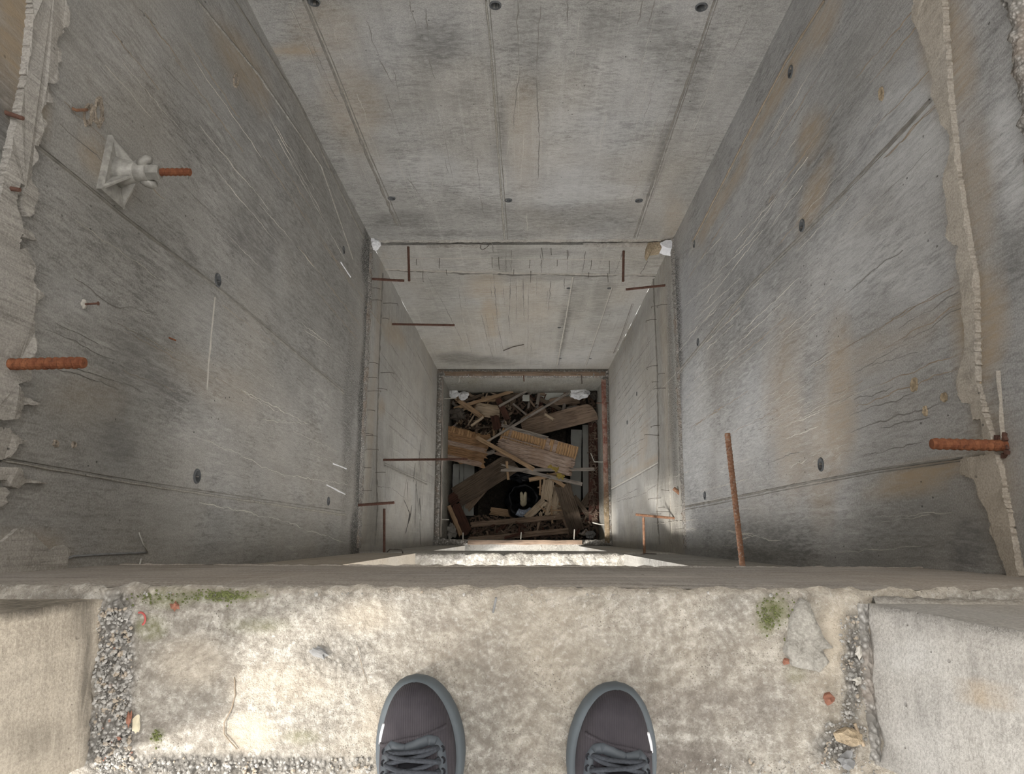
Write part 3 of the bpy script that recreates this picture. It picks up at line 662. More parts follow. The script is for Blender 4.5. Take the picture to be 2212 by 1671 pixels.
bx('floor_slab', XF0, XF1, -.55, -.075, ZS, -.012, M['plain'], floor)
# smooth beam face under the viewer's toes
def beam_face():
    vs = []; fs = []; nu, nv = 180, 14
    for i in range(nu+1):
        x = -1.0+2.0*i/nu
        for j in range(nv+1):
            z = -.010+(ZS+.010)*j/nv; y = YF+.0025*fbm(x, 0, z, 4, 2)+.0012*fbm(x*.3, z*8, 0, 5, 3)
            if j == 0: y -= .004; z += .003*fbm(x, 1, 0, 25, 2)
            vs.append((x, y, z))
        vs.append((x, -.08, ZS))
    W = nv+2
    for i in range(nu):
        for j in range(nv+1): a = i*W+j; fs.append((a, a+W, a+W+1, a+1))
    m = MB(); m.add(vs, fs); return m.build('beam_face', M['face'], floor, True)
beam_face()
rough_strip('beam_edge', (-.87, YF-.004, ZS+.02), (.84, YF-.004, ZS+.02), (0, 0, -1), .03, (0, 1, 0), .004, M['face'], floor, seed=11)
# left jamb, cut low to let sun past, and right door jamb
pjl = blobfn([(40, 1310, 60, 30, 0, 0, .9), (120, 1305, 60, 20, 0, 0, .6), (180, 1330, 26, 90, 0, 0, .9), (188, 1480, 24, 200, 0, 0, .8), (70, 1600, 100, 60, 0, 0, .35)])
pjr = blobfn([(2120, 1500, 30, 30, 0, 1, .6), (2100, 1380, 80, 30, 15, 0, .4), (1990, 1350, 90, 30, 10, 0, .5), (2150, 1450, 60, 80, 0, 0, .35), (1950, 1420, 60, 60, 0, 2, .25), (2000, 1540, 90, 60, -60, 0, .2)])
def jamb(name, xs, x1, y0, y1, z1, mat, paint, parent, seed):
    """jamb block: gridded faces towards the opening (x = xs) and the shaft (y = y1)"""
    bm = bmesh.new(); lay = bm.verts.layers.float_color.new('paint'); st = .012
    def grid(f, nu, nv):
        g = [[bm.verts.new(f(i/nu, j/nv)) for i in range(nu+1)] for j in range(nv+1)]
        for j in range(nv):
            for i in range(nu): bm.faces.new((g[j][i], g[j][i+1], g[j+1][i+1], g[j+1][i])).smooth = True
    def A(u, v):
        y = y0+(y1-y0)*u; z = -.01+(z1+.01)*v; e = min(1, (1-u)*10)*min(1, u*10)
        x = xs + .004*fbm(0, y, z, 9, 3) + (.010*fbm(seed, y, z, 20, 3)*(1-e))
        x += (.02*math.exp(-max(0, z)/.02))*(1 if xs < 0 else -1)*(.35+.5*nz(y, seed, 0, 30))
        return Vector((x, y-(1-e)*0, z))
    def B(u, v):
        x = xs+(x1-xs)*u; z = -.01+(z1+.01)*v
        y = y1 + .003*fbm(x, seed, z, 8, 3)
        if u == 0: x = A(1, v).x; y = y1
        return Vector((x, y, z))
    nvz = int(min(.5, z1)/st)
    grid(A, int(abs(y1-y0)/st), max(6, nvz)); grid(B, int(abs(x1-xs)/st/2), max(6, nvz))
    c = [Vector((x, y, z)) for z in (-.01, z1) for x, y in ((xs, y0), (x1, y0), (x1, y1), (xs, y1))]
    v = [bm.verts.new(p) for p in c]
    bm.faces.new((v[4], v[5], v[6], v[7])); bm.faces.new((v[0], v[1], v[5], v[4])); bm.faces.new((v[1], v[2], v[6], v[5]))
    for q in bm.verts: q[lay] = paint(q.co)
    bmesh.ops.remove_doubles(bm, verts=bm.verts, dist=.0005)
    me = bpy.data.meshes.new(name); bm.to_mesh(me); bm.free(); me.materials.append(mat)
    return obj(name, me, parent)
YJ = -.083
wf = tag(jamb('wall_front', -.560, XF0, -.285, YJ, .24, M['jamb'], pjl, None, 1), kind='structure')
bx('unseen_upper_jamb', XF0, -.560, -.200, YJ, .24, ROOF, M['tan'], wf)  # unseen upper part, depth set to keep sun out of the shaft
jamb('door_jamb', .447, 1.35, -.275, YJ, ROOF, M['jambr'], pjr, wf, 2)
rough_strip('jamb_foot', (.447, -.27, .0), (.447, YJ, .0), (-1, 0, 0), .022, (0, 0, 1), .008, M['honey'], wf, seed=21)
rough_strip('jamb_lip', (.447, YJ+.001, .0), (.95, YJ+.001, .0), (0, 0, 1), .016, (0, 1, 0), .006, M['crust'], wf, seed=22)

# front wall of the lower storeys: pieces each side of the door openings, with their sunlit landings
XJ0, XJ1 = -.577, .524
for k, (zt, zb) in enumerate(((ZS, Z1), (Z1-.52, Z2))):
    bx('lower_front_wall', XF0, XJ0, -.21, YF2, zb-.02, zt, M['tan' if k == 0 else 'plain'], wf)
    bx('lower_front_wall', XJ1, 1.35, -.21, YF2, zb-.02, zt, M['plain'], wf)
    bx('door_head', XJ0, XJ1, -.21, YF2, zt-.28, zt, M['plain'], wf)
def landing(z, name, amp, seed, thick):
    vs = []; fs = []; st = .012; X0, X1, Y0, Y1 = -1.0, 1.0, -.75, YF2
    nu, nv = int((X1-X0)/st), int((Y1-Y0)/st)
    for j in range(nv+1):
        for i in range(nu+1):
            x = X0+(X1-X0)*i/nu; y = Y0+(Y1-Y0)*j/nv
            zz = z+amp*fbm(x, y, seed, 16, 4)-amp*.5
            if j == nv: y += .012*fbm(x, seed, 0, 22, 3)
            vs.append((x, y, zz))
    for i in range(nu+1): vs.append((X0+(X1-X0)*i/nu, YF2+.004*fbm(X0+(X1-X0)*i/nu, seed, 2, 8, 2), z-thick))
    for j in range(nv+1):
        for i in range(nu):
            a = j*(nu+1)+i; fs.append((a, a+1, a+nu+2, a+nu+1))
    m = MB(); m.add(vs, fs); o = m.build(name, M['honey2'], floor, True)
    bx('landing_slab', XF0, XF1, -4.5, -.10, z-thick, z-.03, M['plain'], floor)
    return o
def honey2():
    g = G('rough_landing'); a = g.vor(60); b = g.noise(30, 4, .7)
    col = g.mix(g.rng(a, .1, .6), (.56, .54, .50), (.33, .31, .28)); col = g.mix(g.rng(b, .5, .7), col, (.42, .40, .35))
    return g.out(col, .95, b, .8, .02)
M['honey2'] = honey2()
landing(Z1, 'lower_landing', .022, 3, .52)
landing(Z2, 'lower_landing', .014, 8, .30)

# unseen roof over the landing, its left edge set to shape the sun patch
ceil = tag(bx('ceiling', -2.04, XF1, -4.5, -.10, ROOF, ROOF+.2, M['plain']), kind='structure')

# ------------------------------------------------------------------ pit rim and pit
PX0, PX1, PY0, PY1 = -.828, .802, -.035, 1.575
pit = tag(bx('trim_1', XL2-.2, PX0, YF2-.2, YB2+.2, ZP, Z2, M['pit']), kind='structure')
bx('pit_wall', PX1, XR2+.2, YF2-.2, YB2+.2, ZP, Z2, M['pit'], pit)
bx('pit_wall', PX0, PX1, PY1, YB2+.2, ZP, Z2, M['pit'], pit)
bx('pit_wall', PX0, PX1, YF2-.2, PY0, ZP, Z2, M['pit'], pit)
bx('pit_floor', XL2-.2, XR2+.2, YF2-.2, YB2+.2, ZP-.2, ZP, M['pit'], pit)
rough_strip('rim_crust', (XL2, PY1-.0, Z2), (XR2, PY1-.0, Z2), (0, 1, 0), YB2-PY1, (0, 0, 1), .018, M['rim'], pit, seed=31, step=.011, edge=.15)
rough_strip('rim_crust', (XL2, PY0, Z2), (XL2, PY1, Z2), (1, 0, 0), PX0-XL2, (0, 0, 1), .014, M['rim'], pit, seed=32, step=.010, edge=.25)
rough_strip('rim_crust', (PX1, PY0, Z2), (PX1, PY1, Z2), (1, 0, 0), XR2-PX1, (0, 0, 1), .012, M['rim'], pit, seed=33, step=.010, edge=.2)
rough_strip('rim_crust', (XL2, YF2, Z2), (-.52, YF2, Z2), (0, 1, 0), .06, (0, 0, 1), .02, M['rim'], pit, seed=34, step=.010)
rough_strip('rim_crust', (.46, YF2, Z2), (XR2, YF2, Z2), (0, 1, 0), .06, (0, 0, 1), .02, M['rim'], pit, seed=35, step=.010)

# ------------------------------------------------------------------ things: planks
def frame_of(p0, p1, roll=0.0):
    p0, p1 = Vector(p0), Vector(p1); X = (p1-p0).normalized(); Y = Vector((0, 0, 1)).cross(X).normalized(); Z = X.cross(Y)
    if roll: q = Matrix.Rotation(roll, 3, X); Y = q @ Y; Z = q @ Z
    return Matrix((X, Y, Z)).transposed().to_4x4(), (p1-p0).length
def plank_mesh(L, W, T, seed, rag0=.0, rag1=.0, edge=.003, warp=.004, nx=10, ny=5):
    """a board along +x; rag0 / rag1 splinter its ends, edge wears its long sides"""
    vs = []; fs = []
    for side in (0, 1):
        for i in range(nx+1):
            for j in range(ny+1):
                u = i/nx; v = j/ny-.5
                x = L*u; y = W*v; z = T*(side-.0)
                if i == 0: x += rag0*abs(nz(j*1.7, seed, 1))*2
                if i == nx: x -= rag1*abs(nz(j*1.7, seed, 6))*2
                if j in (0, ny): y += edge*nz(u*7, seed, j+3)*2*(1 if j else 1)
                z += warp*fbm(u*2, v, seed, 1.5, 2)
                if side and (j in (0, ny) or i in (0, nx)): z -= min(.25*T, .003)
                vs.append((x, y, z))
    W1 = ny+1; O = (nx+1)*W1
    for i in range(nx):
        for j in range(ny):
            a = i*W1+j; fs += [(a, a+W1, a+W1+1, a+1), (O+a, O+a+1, O+a+W1+1, O+a+W1)]
    for i in range(nx):
        a = i*W1; fs.append((a, O+a, O+a+W1, a+W1)); a = i*W1+ny; fs.append((a, a+W1, O+a+W1, O+a))
    for j in range(ny):
        a = j; fs.append((a, a+1, O+a+1, O+a)); a = nx*W1+j; fs.append((a, O+a, O+a+1, a+1))
    return vs, fs
def q7(x, y): return (920+x*.26332, 780+y*.26332)       # coordinates read off a 3.8x view of the pit
def pitp(x, y, z): return onz(*q7(x, y), z)
seedc = [100]
def plank(name, a, za, b, zb, wz, T, mat, label, cat='plank', rag0=.0, rag1=.0, roll=0.0, edge=.003, group=None, warp=.004, nx=10):
    seedc[0] += 1
    p0, p1 = pitp(a[0], a[1], za), pitp(b[0], b[1], zb); R, L = frame_of(p0, p1, roll)
    W = wz*.26332*axd((p0+p1)/2)/F
    m = MB(); m.add(*plank_mesh(L, W, T, seedc[0], rag0, rag1, edge, warp, nx))
    o = m.build(name, M[mat], None)
    o.matrix_world = Matrix.Translation(p0-R.to_3x3() @ Vector((0, 0, T))) @ R
    if label: tag(o, label, cat, group)
    return o, L, W

# dark mound that the rubbish lies on
def mound():
    vs = []; fs = []; nx = ny = 70
    for j in range(ny+1):
        for i in range(nx+1):
            x = PX0+.005+(PX1-PX0-.01)*i/nx; y = PY0+.005+(PY1-PY0-.01)*j/ny
            px, py = proj((x, y, -7.3)); z = -7.42+.05*fbm(x, y, 0, 6, 4)
            d = math.hypot((px-1115)/70, (py-1075)/42)                  # hollow round the black bag
            z -= .38*max(0, 1-d*d*.6) if d < 1.3 else 0
            if py < 910: z += .20*min(1, (910-py)/50)
            if py > 1115: z += .16
            if px > 1265: z += .10
            if 1225 < px < 1275 and 900 < py < 1100: z -= .18
            if 975 < px < 1030 and 1000 < py < 1110: z -= .15
            vs.append((x, y, max(z, ZP+.01)))
    for j in range(ny):
        for i in range(nx): a = j*(nx+1)+i; fs.append((a, a+1, a+nx+2, a+nx+1))
    m = MB(); m.add(vs, fs); o = m.build('debris_heap', M['mound'], None)
    return tag(o, 'dark compacted rubbish heap covering the bottom of the pit', 'debris', kind='stuff')
heap = mound()
def heap_z(x, y):
    px, py = proj((x, y, -7.3)); z = -7.42+.05*fbm(x, y, 0, 6, 4)
    d = math.hypot((px-1115)/70, (py-1075)/42)
    z -= .38*max(0, 1-d*d*.6) if d < 1.3 else 0
    if py < 910: z += .20*min(1, (910-py)/50)
    if py > 1115: z += .16
    if px > 1265: z += .10
    if 1225 < px < 1275 and 900 < py < 1100: z -= .18
    if 975 < px < 1030 and 1000 < py < 1110: z -= .15
    return max(z, ZP+.01)
# pale smooth boards showing between the planks
for (a, b, wz, lab) in (((1235, 560), (1225, 1260), 88, 'broad pale smooth board beside the dark board along the rim'),
                        ((1315, 520), (1322, 1260), 62, 'narrow pale smooth board tight against the chip covered dark board'),
                        ((245, 840), (240, 1130), 58, 'pale board under the left plywood sheet, next to the wall'),
                        ((292, 840), (290, 1310), 34, 'thin pale board between two wider pale boards under the left plywood'),
                        ((355, 840), (350, 1320), 84, 'pale board disappearing under the big dark plank')):
    plank('pale_board', a, -7.44, b, -7.46, wz, .02, 'panel', lab, 'board')
# the two plywood sheets
def plywood_main():
    r = empty('plywood_sheet', pitp(930, 690, -6.98)); tag(r, 'broken plywood sheet with peeling veneer and bare orange core strips', 'plywood')
    p0, p1 = pitp(600, 620, -6.98), pitp(1235, 800, -6.90); Rm, L = frame_of(p0, p1); sc = .26332*axd(p0)/F
    def put(name, mesh_vf, mat, loc, rz=0.0, par=r):
        m = MB(); m.add(*mesh_vf); o = m.build(name, M[mat], par)
        o.matrix_parent_inverse = Matrix.Translation(-r.location)
        o.matrix_basis = Matrix.Translation(p0) @ Rm @ Matrix.Translation(loc) @ Matrix.Rotation(rz, 4, 'Z'); return o
    k = random.Random(8)
    put('base_sheet', plank_mesh(L*1.0, 245*sc, .010, 71, .03, .02, .01, .004, 16, 8), 'w_veneer', (0, -20*sc, -.028))
    x = .01
    i = 0
    while x < L-.02:                              # bare cross strips of the core
        wd = k.uniform(.020, .042); i += 1
        if i not in (4, 17, 20):
            h = (112 if x < L*.62 else 118)*sc*k.uniform(.90, 1.02)
            if i == 18: h *= .5
            y0 = 108*sc - h
            vs, fs = plank_mesh(h, wd*.93, .007, 200+i, .006, .010, .001, .001, 3, 2)
            put('core_strip', ([(a[0], a[1], a[2]) for a in vs], fs), 'w_orange', (x+wd/2, y0-.01, -.016+.004*k.random()), math.pi/2+k.uniform(-.03, .03))
        x += wd
    # veneer on top, several torn lengths
    for (y, wd, xa, xb, z) in ((-18, 34, .03, .99, -.006), (-48, 30, -.01, 1.0, -.005), (-78, 32, .0, .97, -.007), (-108, 34, .02, 1.0, -.004), (-133, 22, .12, .98, -.006), (98, 30, -.03, .60, -.002), (14, 12, .02, .55, .0)):
        vs, fs = plank_mesh(L*(xb-xa), wd*sc, .005, int(300+y), .05, .07, .0012, .002, 14, 4)
        put('veneer_strip', (vs, fs), 'w_grey' if y in (98,) else 'w_veneer', (L*xa, y*sc, z))
    for (x, y, wx, wy) in ((.80, -125, .13, .055), (.93, -170, .10, .05)):
        vs, fs = plank_mesh(wx, wy, .004, int(x*100), .03, .03, .015, .003, 8, 5); put('yellow_lichen', (vs, fs), 'yellow', (L*x-.1, y*sc, -.002))
    return r
plywood_main()
def plywood_left():
    r = empty('plywood_sheet', pitp(300, 690, -7.0)); tag(r, 'weathered amber plywood sheet leaning out of the rim under the long bar', 'plywood')
    p0, p1 = pitp(112, 650, -6.94), pitp(520, 745, -7.02); Rm, L = frame_of(p0, p1); sc = .26332*axd(p0)/F
    def put(name, mesh_vf, mat, loc, rz=0.0):
        m = MB(); m.add(*mesh_vf); o = m.build(name, M[mat], r); o.matrix_parent_inverse = Matrix.Translation(-r.location)
        o.matrix_basis = Matrix.Translation(p0) @ Rm @ Matrix.Translation(loc) @ Matrix.Rotation(rz, 4, 'Z'); return o
    put('base_sheet', plank_mesh(L, 270*sc, .012, 91, .0, .09, .02, .004, 14, 8), 'w_amber', (0, 0, -.02))
    for i, (y, wd, xb) in enumerate(((-115, 46, .92), (-74, 40, .97), (-36, 40, 1.0), (2, 38, .98), (38, 36, .9), (70, 30, .82))):
        put('veneer_strip', plank_mesh(L*xb, wd*sc, .005, 400+i, .0, .10, .0015, .002, 12, 4), 'w_amber' if i % 3 else 'w_veneer', (.0, y*sc, -.007+.002*(i % 2)))
    k = random.Random(3); x = .02; i = 0
    while x < L*.75:
        wd = k.uniform(.022, .036); i += 1
        put('core_strip', plank_mesh(60*sc*k.uniform(.7, 1.1), wd*.9, .006, 500+i, .006, .006, .001, .001, 3, 2), 'w_orange' if i % 3 else 'w_amber', (x, 82*sc, -.012), math.pi/2)
        x += wd
    return r
plywood_left()

TOPZ = -6.98
P = [  # name, a, za, b, zb, width, thick, mat, label, category, rag0, rag1
 ('plank', (790, 560), -7.10, (1400, 405), -6.98, 150, .028, 'w_brown', 'wide grey-brown plank with a frayed end near the rusty rim strip', 'plank', .0, .10),
 ('plank', (780, 520), -7.14, (985, 395), -7.10, 95, .026, 'w_brown', 'short broad dark plank lying under the grey rod', 'plank', .06, .01),
 ('plank', (250, 1115), -7.12, (730, 815), -7.02, 172, .03, 'w_dark', 'big dark stained plank propped across the black hollow', 'plank', .0, .02),
 ('plank', (330, 1215), -7.22, (560, 950), -7.14, 60, .022, 'w_brown', 'brown plank showing below the big dark stained plank', 'plank', .02, .02),
 ('plank', (1120, 1010), -7.02, (1240, 1395), -7.16, 128, .028, 'w_dark', 'dark plank standing steeply beside the pile of pale splinters', 'plank', .02, .0),
 ('batten', (416, 622), -6.935, (885, 885), -6.915, 34, .022, 'w_tan', 'long tan batten with clean edges across both plywood sheets', 'batten', .0, .0),
 ('batten', (598, 893), -6.92, (1390, 884), -6.92, 27, .018, 'w_grey', 'long grey splintered batten reaching the dark board by the rim', 'batten', .10, .04),
 ('batten', (600, 850), -6.94, (1285, 1008), -6.94, 30, .016, 'w_grey', 'long grey splintered batten running slantwise across the yellow lichen', 'batten', .12, .01),
 ('batten', (846, 972), -6.985, (1200, 900), -6.965, 34, .018, 'w_tan', 'short tan batten under the two grey splintered battens', 'batten', .0, .02),
 ('batten', (985, 925), -6.99, (1138, 1025), -6.99, 32, .016, 'w_tan', 'short tan batten end pointing at the steep dark plank', 'batten', .03, .0),
 ('stick', (662, 820), -6.92, (676, 972), -6.95, 20, .016, 'w_tan', 'short upright tan stick crossing the grey battens', 'stick', .0, .0),
 ('stick', (940, 960), -7.05, (936, 1100), -7.12, 16, .014, 'w_tan', 'thin tan stick hanging beside the black bag', 'stick', .0, .01),
 ('timber', (360, 1342), -7.15, (1175, 1268), -7.15, 42, .04, 'w_brown', 'brown timber along the far side of the wet wood chips', 'timber', .02, .0),
 ('timber', (340, 1465), -7.08, (1170, 1388), -7.10, 44, .035, 'w_brown', 'brown timber along the near side of the wet wood chips', 'timber', .04, .0),
 ('timber', (215, 1170), -7.08, (330, 1425), -7.05, 118, .05, 'w_red', 'dark red rotten timber standing in the corner by the pale wire', 'timber', .05, .04),
 ('batten', (185, 1180), -7.0, (290, 1430), -6.98, 34, .02, 'w_tan', 'narrow tan batten lying on the dark red rotten timber', 'batten', .01, .03),
 ('plank', (180, 1160), -7.12, (260, 1100), -7.10, 90, .03, 'w_red', 'rotten dark stub wedged under the big dark stained plank', 'plank', .05, .05),
 ('board', (1374, 505), -7.10, (1378, 1340), -7.08, 80, .025, 'w_red', 'dark board covered in chips lying along the right rim', 'board', .04, .03),
 ('plank', (1215, 1105), -7.10, (1352, 1290), -7.18, 38, .02, 'w_dark', 'thin dark plank crossing another beside the steep dark plank', 'plank', .02, .04),
 ('plank', (1365, 1080), -7.14, (1240, 1245), -7.20, 60, .02, 'w_dark', 'wider dark plank under the thin crossing plank', 'plank', .02, .0),
 ('batten', (1330, 1230), -7.16, (1440, 1450), -7.10, 22, .016, 'w_dark', 'slim dark batten slanting into the corner of the pit', 'batten', .0, .06),
 ('batten', (1095, 1200), -7.14, (1190, 1420), -7.20, 34, .02, 'w_brown', 'brown batten lying along the steep dark plank', 'batten', .0, .04),
 ('batten', (228, 388), -7.08, (714, 243), -7.06, 27, .02, 'w_tan', 'long tan batten rising towards the pit back wall', 'batten', .01, .0),
 ('batten', (268, 320), -7.07, (470, 462), -7.05, 40, .02, 'w_tan', 'tan batten with a groove crossing the long tan batten', 'batten', .0, .0),
 ('batten', (312, 235), -7.12, (392, 296), -7.12, 24, .018, 'w_brown', 'short brown batten end by the white foam lumps', 'batten', .0, .0),
 ('plank', (255, 290), -7.10, (300, 330), -7.09, 62, .016, 'w_tan', 'small tan wood block beside the white foam lumps', 'block', .02, .02),
 ('batten', (300, 330), -7.11, (470, 272), -7.11, 24, .02, 'w_dark', 'short grey-black stick above the grooved tan batten', 'stick', .0, .02),
 ('plank', (455, 310), -7.14, (610, 300), -7.14, 48, .02, 'w_tan', 'short tan board lying beneath the long tan batten', 'board', .0, .02),
 ('plank', (590, 305), -7.06, (672, 478), -7.04, 50, .02, 'w_red', 'short dark plank leaning against the long grey rod', 'plank', .0, .02),
 ('rod', (495, 660), -6.93, (1175, 255), -6.99, 19, .016, 'w_grey', 'long thin grey rod lying over the rubbish up to the white lump', 'rod', .0, .0),
 ('rod', (600, 368), -7.03, (850, 228), -7.06, 20, .016, 'w_grey', 'thin dark grey rod crossing the short dark plank', 'rod', .0, .0),
 ('rod', (838, 236), -7.09, (1000, 217), -7.09, 16, .014, 'blackbag', 'black plastic pipe against the pit back wall', 'pipe', .0, .0),
 ('plank', (1000, 335), -7.13, (1262, 312), -7.12, 66, .02, 'w_brown', 'red-brown board in front of the large white lump', 'board', .05, .04),
 ('plank', (935, 290), -7.15, (1200, 270), -7.15, 70, .02, 'panel', 'pale board end under the grey rod by the pit back wall', 'board', .0, .0),
 ('plank', (940, 310), -7.12, (1105, 395), -7.12, 32, .02, 'w_dark', 'dark narrow plank under the grey rod beside the red-brown board', 'plank', .0, .0),
 ('plank', (640, 300), -7.15, (800, 270), -7.16, 40, .02, 'w_dark', 'dark board under the thin dark grey rod', 'board', .0, .0),
 ('plank', (790, 300), -7.12, (850, 300), -7.12, 52, .016, 'panel', 'small pale square offcut between the two grey rods', 'offcut', .01, .0),
 ('plank', (400, 390), -7.14, (610, 420), -7.14, 110, .016, 'w_pale', 'mouldy pale board with dark spots behind the grooved tan batten', 'board', .03, .03),
 ('plank', (560, 440), -7.10, (590, 560), -7.10, 70, .016, 'w_red', 'dark rotten scrap between the plywood sheets', 'scrap', .04, .04),
 ('batten', (370, 530), -7.03, (470, 455), -7.02, 22, .014, 'w_pale', 'short pale stick touching the end of the grooved batten', 'stick', .0, .0),
 ('batten', (970, 430), -7.0, (1050, 478), -7.0, 22, .014, 'w_pale', 'short pale stick lying on the wide grey-brown plank', 'stick', .03, .02),
 ('plank', (460, 770), -7.10, (570, 735), -7.08, 34, .016, 'w_grey', 'small grey board end between the plywood sheets', 'board', .01, .02),
 ('plank', (520, 1225), -7.36, (800, 1262), -7.36, 62, .03, 'w_tan', 'yellowish timber in the shade under the black bag', 'timber', .02, .01),
 ('plank', (1010, 960), -7.04, (985, 1150), -7.10, 92, .03, 'w_pale', 'crumbling pale plywood scrap beside the black bag', 'scrap', .03, .05),
 ('plank', (1075, 1030), -7.10, (1050, 1275), -7.18, 50, .014, 'w_pale', 'long pale splinter next to the steep dark plank', 'splinter', .06, .03),
 ('plank', (1025, 1120), -7.12, (985, 1275), -7.18, 34, .014, 'w_pale', 'short pale splinter below the crumbling plywood scrap', 'splinter', .05, .02),
 ('plank', (1090, 1090), -7.14, (1080, 1250), -7.2, 36, .014, 'w_tan', 'tan splinter half under the steep dark plank', 'splinter', .05, .03),
 ('plank', (985, 1130), -7.10, (820, 1290), -7.20, 60, .01, 'w_pale', 'curled pale bark strip beside the black bag', 'bark', .08, .02),
 ('plank', (640, 1450), -7.04, (820, 1400), -7.06, 22, .012, 'w_red', 'thin dark red slat on the wet wood chips', 'slat', .02, .04),
]
for a in P: plank(a[0], a[1], a[2], a[3], a[4], a[5], a[6], a[7], a[8], a[9], a[10], a[11])

# many small sticks and offcuts lying about on the heap
k_ = random.Random(21)
def scraps(n, xr, yr, z, lw, mats, name, label, cat, group):
    for i in range(n):
        x, y = k_.uniform(*xr), k_.uniform(*yr); a = k_.uniform(0, math.pi); L = k_.uniform(*lw[0]); dx, dy = L*math.cos(a)/2, L*math.sin(a)/2
        z0 = z+k_.uniform(-.03, .03); mt = k_.choice(mats); big = 'long' if L > (lw[0][0]*.4+lw[0][1]*.6) else 'short'
        lab = label % (big+' '+{'w_grey': 'grey', 'w_dark': 'blackish', 'w_brown': 'brown', 'w_pale': 'pale', 'w_tan': 'tan', 'w_red': 'dark red'}[mt])
        plank(name, (x-dx, y-dy), z0, (x+dx, y+dy), z0+k_.uniform(-.03, .03), k_.uniform(*lw[1]), k_.uniform(.008, .018), mt, lab, cat, k_.choice((0, .02, .04)), k_.choice((0, .02, .04)), group=group, nx=5)
scraps(34, (190, 700), (250, 560), -7.16, ((50, 170), (9, 26)), ('w_grey', 'w_dark', 'w_brown', 'w_pale', 'w_tan'), 'stick', '%s broken stick among the shavings behind the amber plywood', 'stick', 'sticks behind the amber plywood')
scraps(26, (720, 1330), (235, 410), -7.16, ((60, 200), (10, 34)), ('w_grey', 'w_dark', 'w_brown', 'w_red'), 'stick', '%s stick along the foot of the pit back wall', 'stick', 'sticks along the pit back wall')
scraps(26, (380, 1150), (1300, 1440), -7.17, ((40, 120), (8, 20)), ('w_red', 'w_brown', 'w_dark', 'w_red'), 'slat', '%s slat lying among the wet wood chips', 'slat', 'slats among the wet chips')
scraps(16, (1180, 1420), (1120, 1430), -7.16, ((50, 150), (10, 26)), ('w_dark', 'w_red', 'w_dark', 'w_grey'), 'stick', '%s stick in the corner beside the steep dark plank', 'stick', 'sticks in the near pit corner')
scraps(12, (950, 1100), (1010, 1260), -7.13, ((60, 150), (8, 22)), ('w_pale', 'w_tan', 'w_pale'), 'splinter', '%s splinter heaped beside the black bag', 'splinter', 'splinters beside the bag')

# wood chips scattered in the pit
def chips(n, region, zf, name, mat, label, sz, seed):
    k = random.Random(seed); m = MB(); c = 0
    while c < n:
        x, y = k.uniform(PX0+.02, PX1-.02), k.uniform(PY0+.02, PY1-.02); px, py = proj((x, y, -7.2))
        zx, zy = (px-920)/.26332, (py-780)/.26332
        if not region(zx, zy): continue
        c += 1
        l, wd, t = k.uniform(.5, 1.6)*sz, k.uniform(.15, .45)*sz, .004
        R = Matrix.Rotation(k.uniform(0, 6.3), 3, 'Z') @ Matrix.Rotation(k.uniform(-.5, .5), 3, 'X') @ Matrix.Rotation(k.uniform(-.4, .4), 3, 'Y')
        v, f = box_vf(-l/2, l/2, -wd/2, wd/2, -t/2, t/2); o = Vector((x, y, zf(x, y)+.012+k.random()*.03))
        m.add([R @ Vector(q)+o for q in v], f)
    o = m.build(name, M[mat], None); return tag(o, label, 'wood chips', kind='stuff')
chips(420, lambda x, y: 370 < x < 1180 and 1270-(x-370)*.0 < y < 1450, lambda x, y: heap_z(x, y)+.02, 'wood_chips', 'chip', 'wet dark red-brown wood chips between two timbers', .05, 1)
chips(300, lambda x, y: 170 < x < 700 and 230 < y < 600, heap_z, 'wood_chips', 'chip', 'dry grey wood chips and twigs under the tan battens', .06, 2)
chips(160, lambda x, y: 170 < x < 700 and 330 < y < 600, heap_z, 'wood_chips', 'w_pale', 'pale wood shavings among the grey chips', .045, 7)
chips(170, lambda x, y: 1335 < x < 1415 and 500 < y < 1340, lambda x, y: -7.09, 'wood_chips', 'chip', 'curled chips lying on the dark board by the rim', .04, 3)
chips(240, lambda x, y: 700 < x < 1420 and 230 < y < 420, heap_z, 'wood_chips', 'chip', 'dark chips and scraps along the pit back wall', .06, 4)
chips(120, lambda x, y: 1150 < x < 1420 and 1150 < y < 1450, heap_z, 'wood_chips', 'chip', 'dark damp chips in the corner below the bent pale wire', .06, 5)
chips(90, lambda x, y: 940 < x < 1110 and 1000 < y < 1280, lambda x, y: -7.2, 'wood_chips', 'w_pale', 'pale plywood splinters heaped beside the black bag', .06, 6)

def blob(name, loc, size, mat, label, cat, seed, rough=.35, group=None, sub=3):
    bm = bmesh.new(); bmesh.ops.create_icosphere(bm, subdivisions=sub, radius=1)
    for v in bm.verts:
        d = 1+rough*fbm(v.co.x, v.co.y, v.co.z+seed*3.3, 1.6, 3)+rough*.25*nz(v.co.x, v.co.y, v.co.z+seed, 7)
        v.co = Vector((v.co.x*size[0]*d, v.co.y*size[1]*d, v.co.z*size[2]*d))
    me = bpy.data.meshes.new(name); bm.to_mesh(me); bm.free(); me.materials.append(M[mat])
    o = obj(name, me); o.location = loc; tag(o, label, cat, group); return o
blob('foam_lump', pitp(225, 262, -7.02), (.060, .055, .03), 'white', 'rounded white foam lump in the pit corner, next to a second lump', 'foam', 1)
blob('foam_lump', pitp(308, 280, -7.04), (.058, .050, .03), 'white', 'white foam lump half under the small tan wood block', 'foam', 2)
blob('foam_lump', pitp(1262, 262, -7.0), (.105, .062, .05), 'white', 'large crumpled white lump at the end of the long grey rod', 'foam', 3, .45)
blob('rag', pitp(1380, 270, -7.05), (.05, .05, .04), 'mound', 'dark crumpled rag beside the large white lump', 'rag', 4, .6)
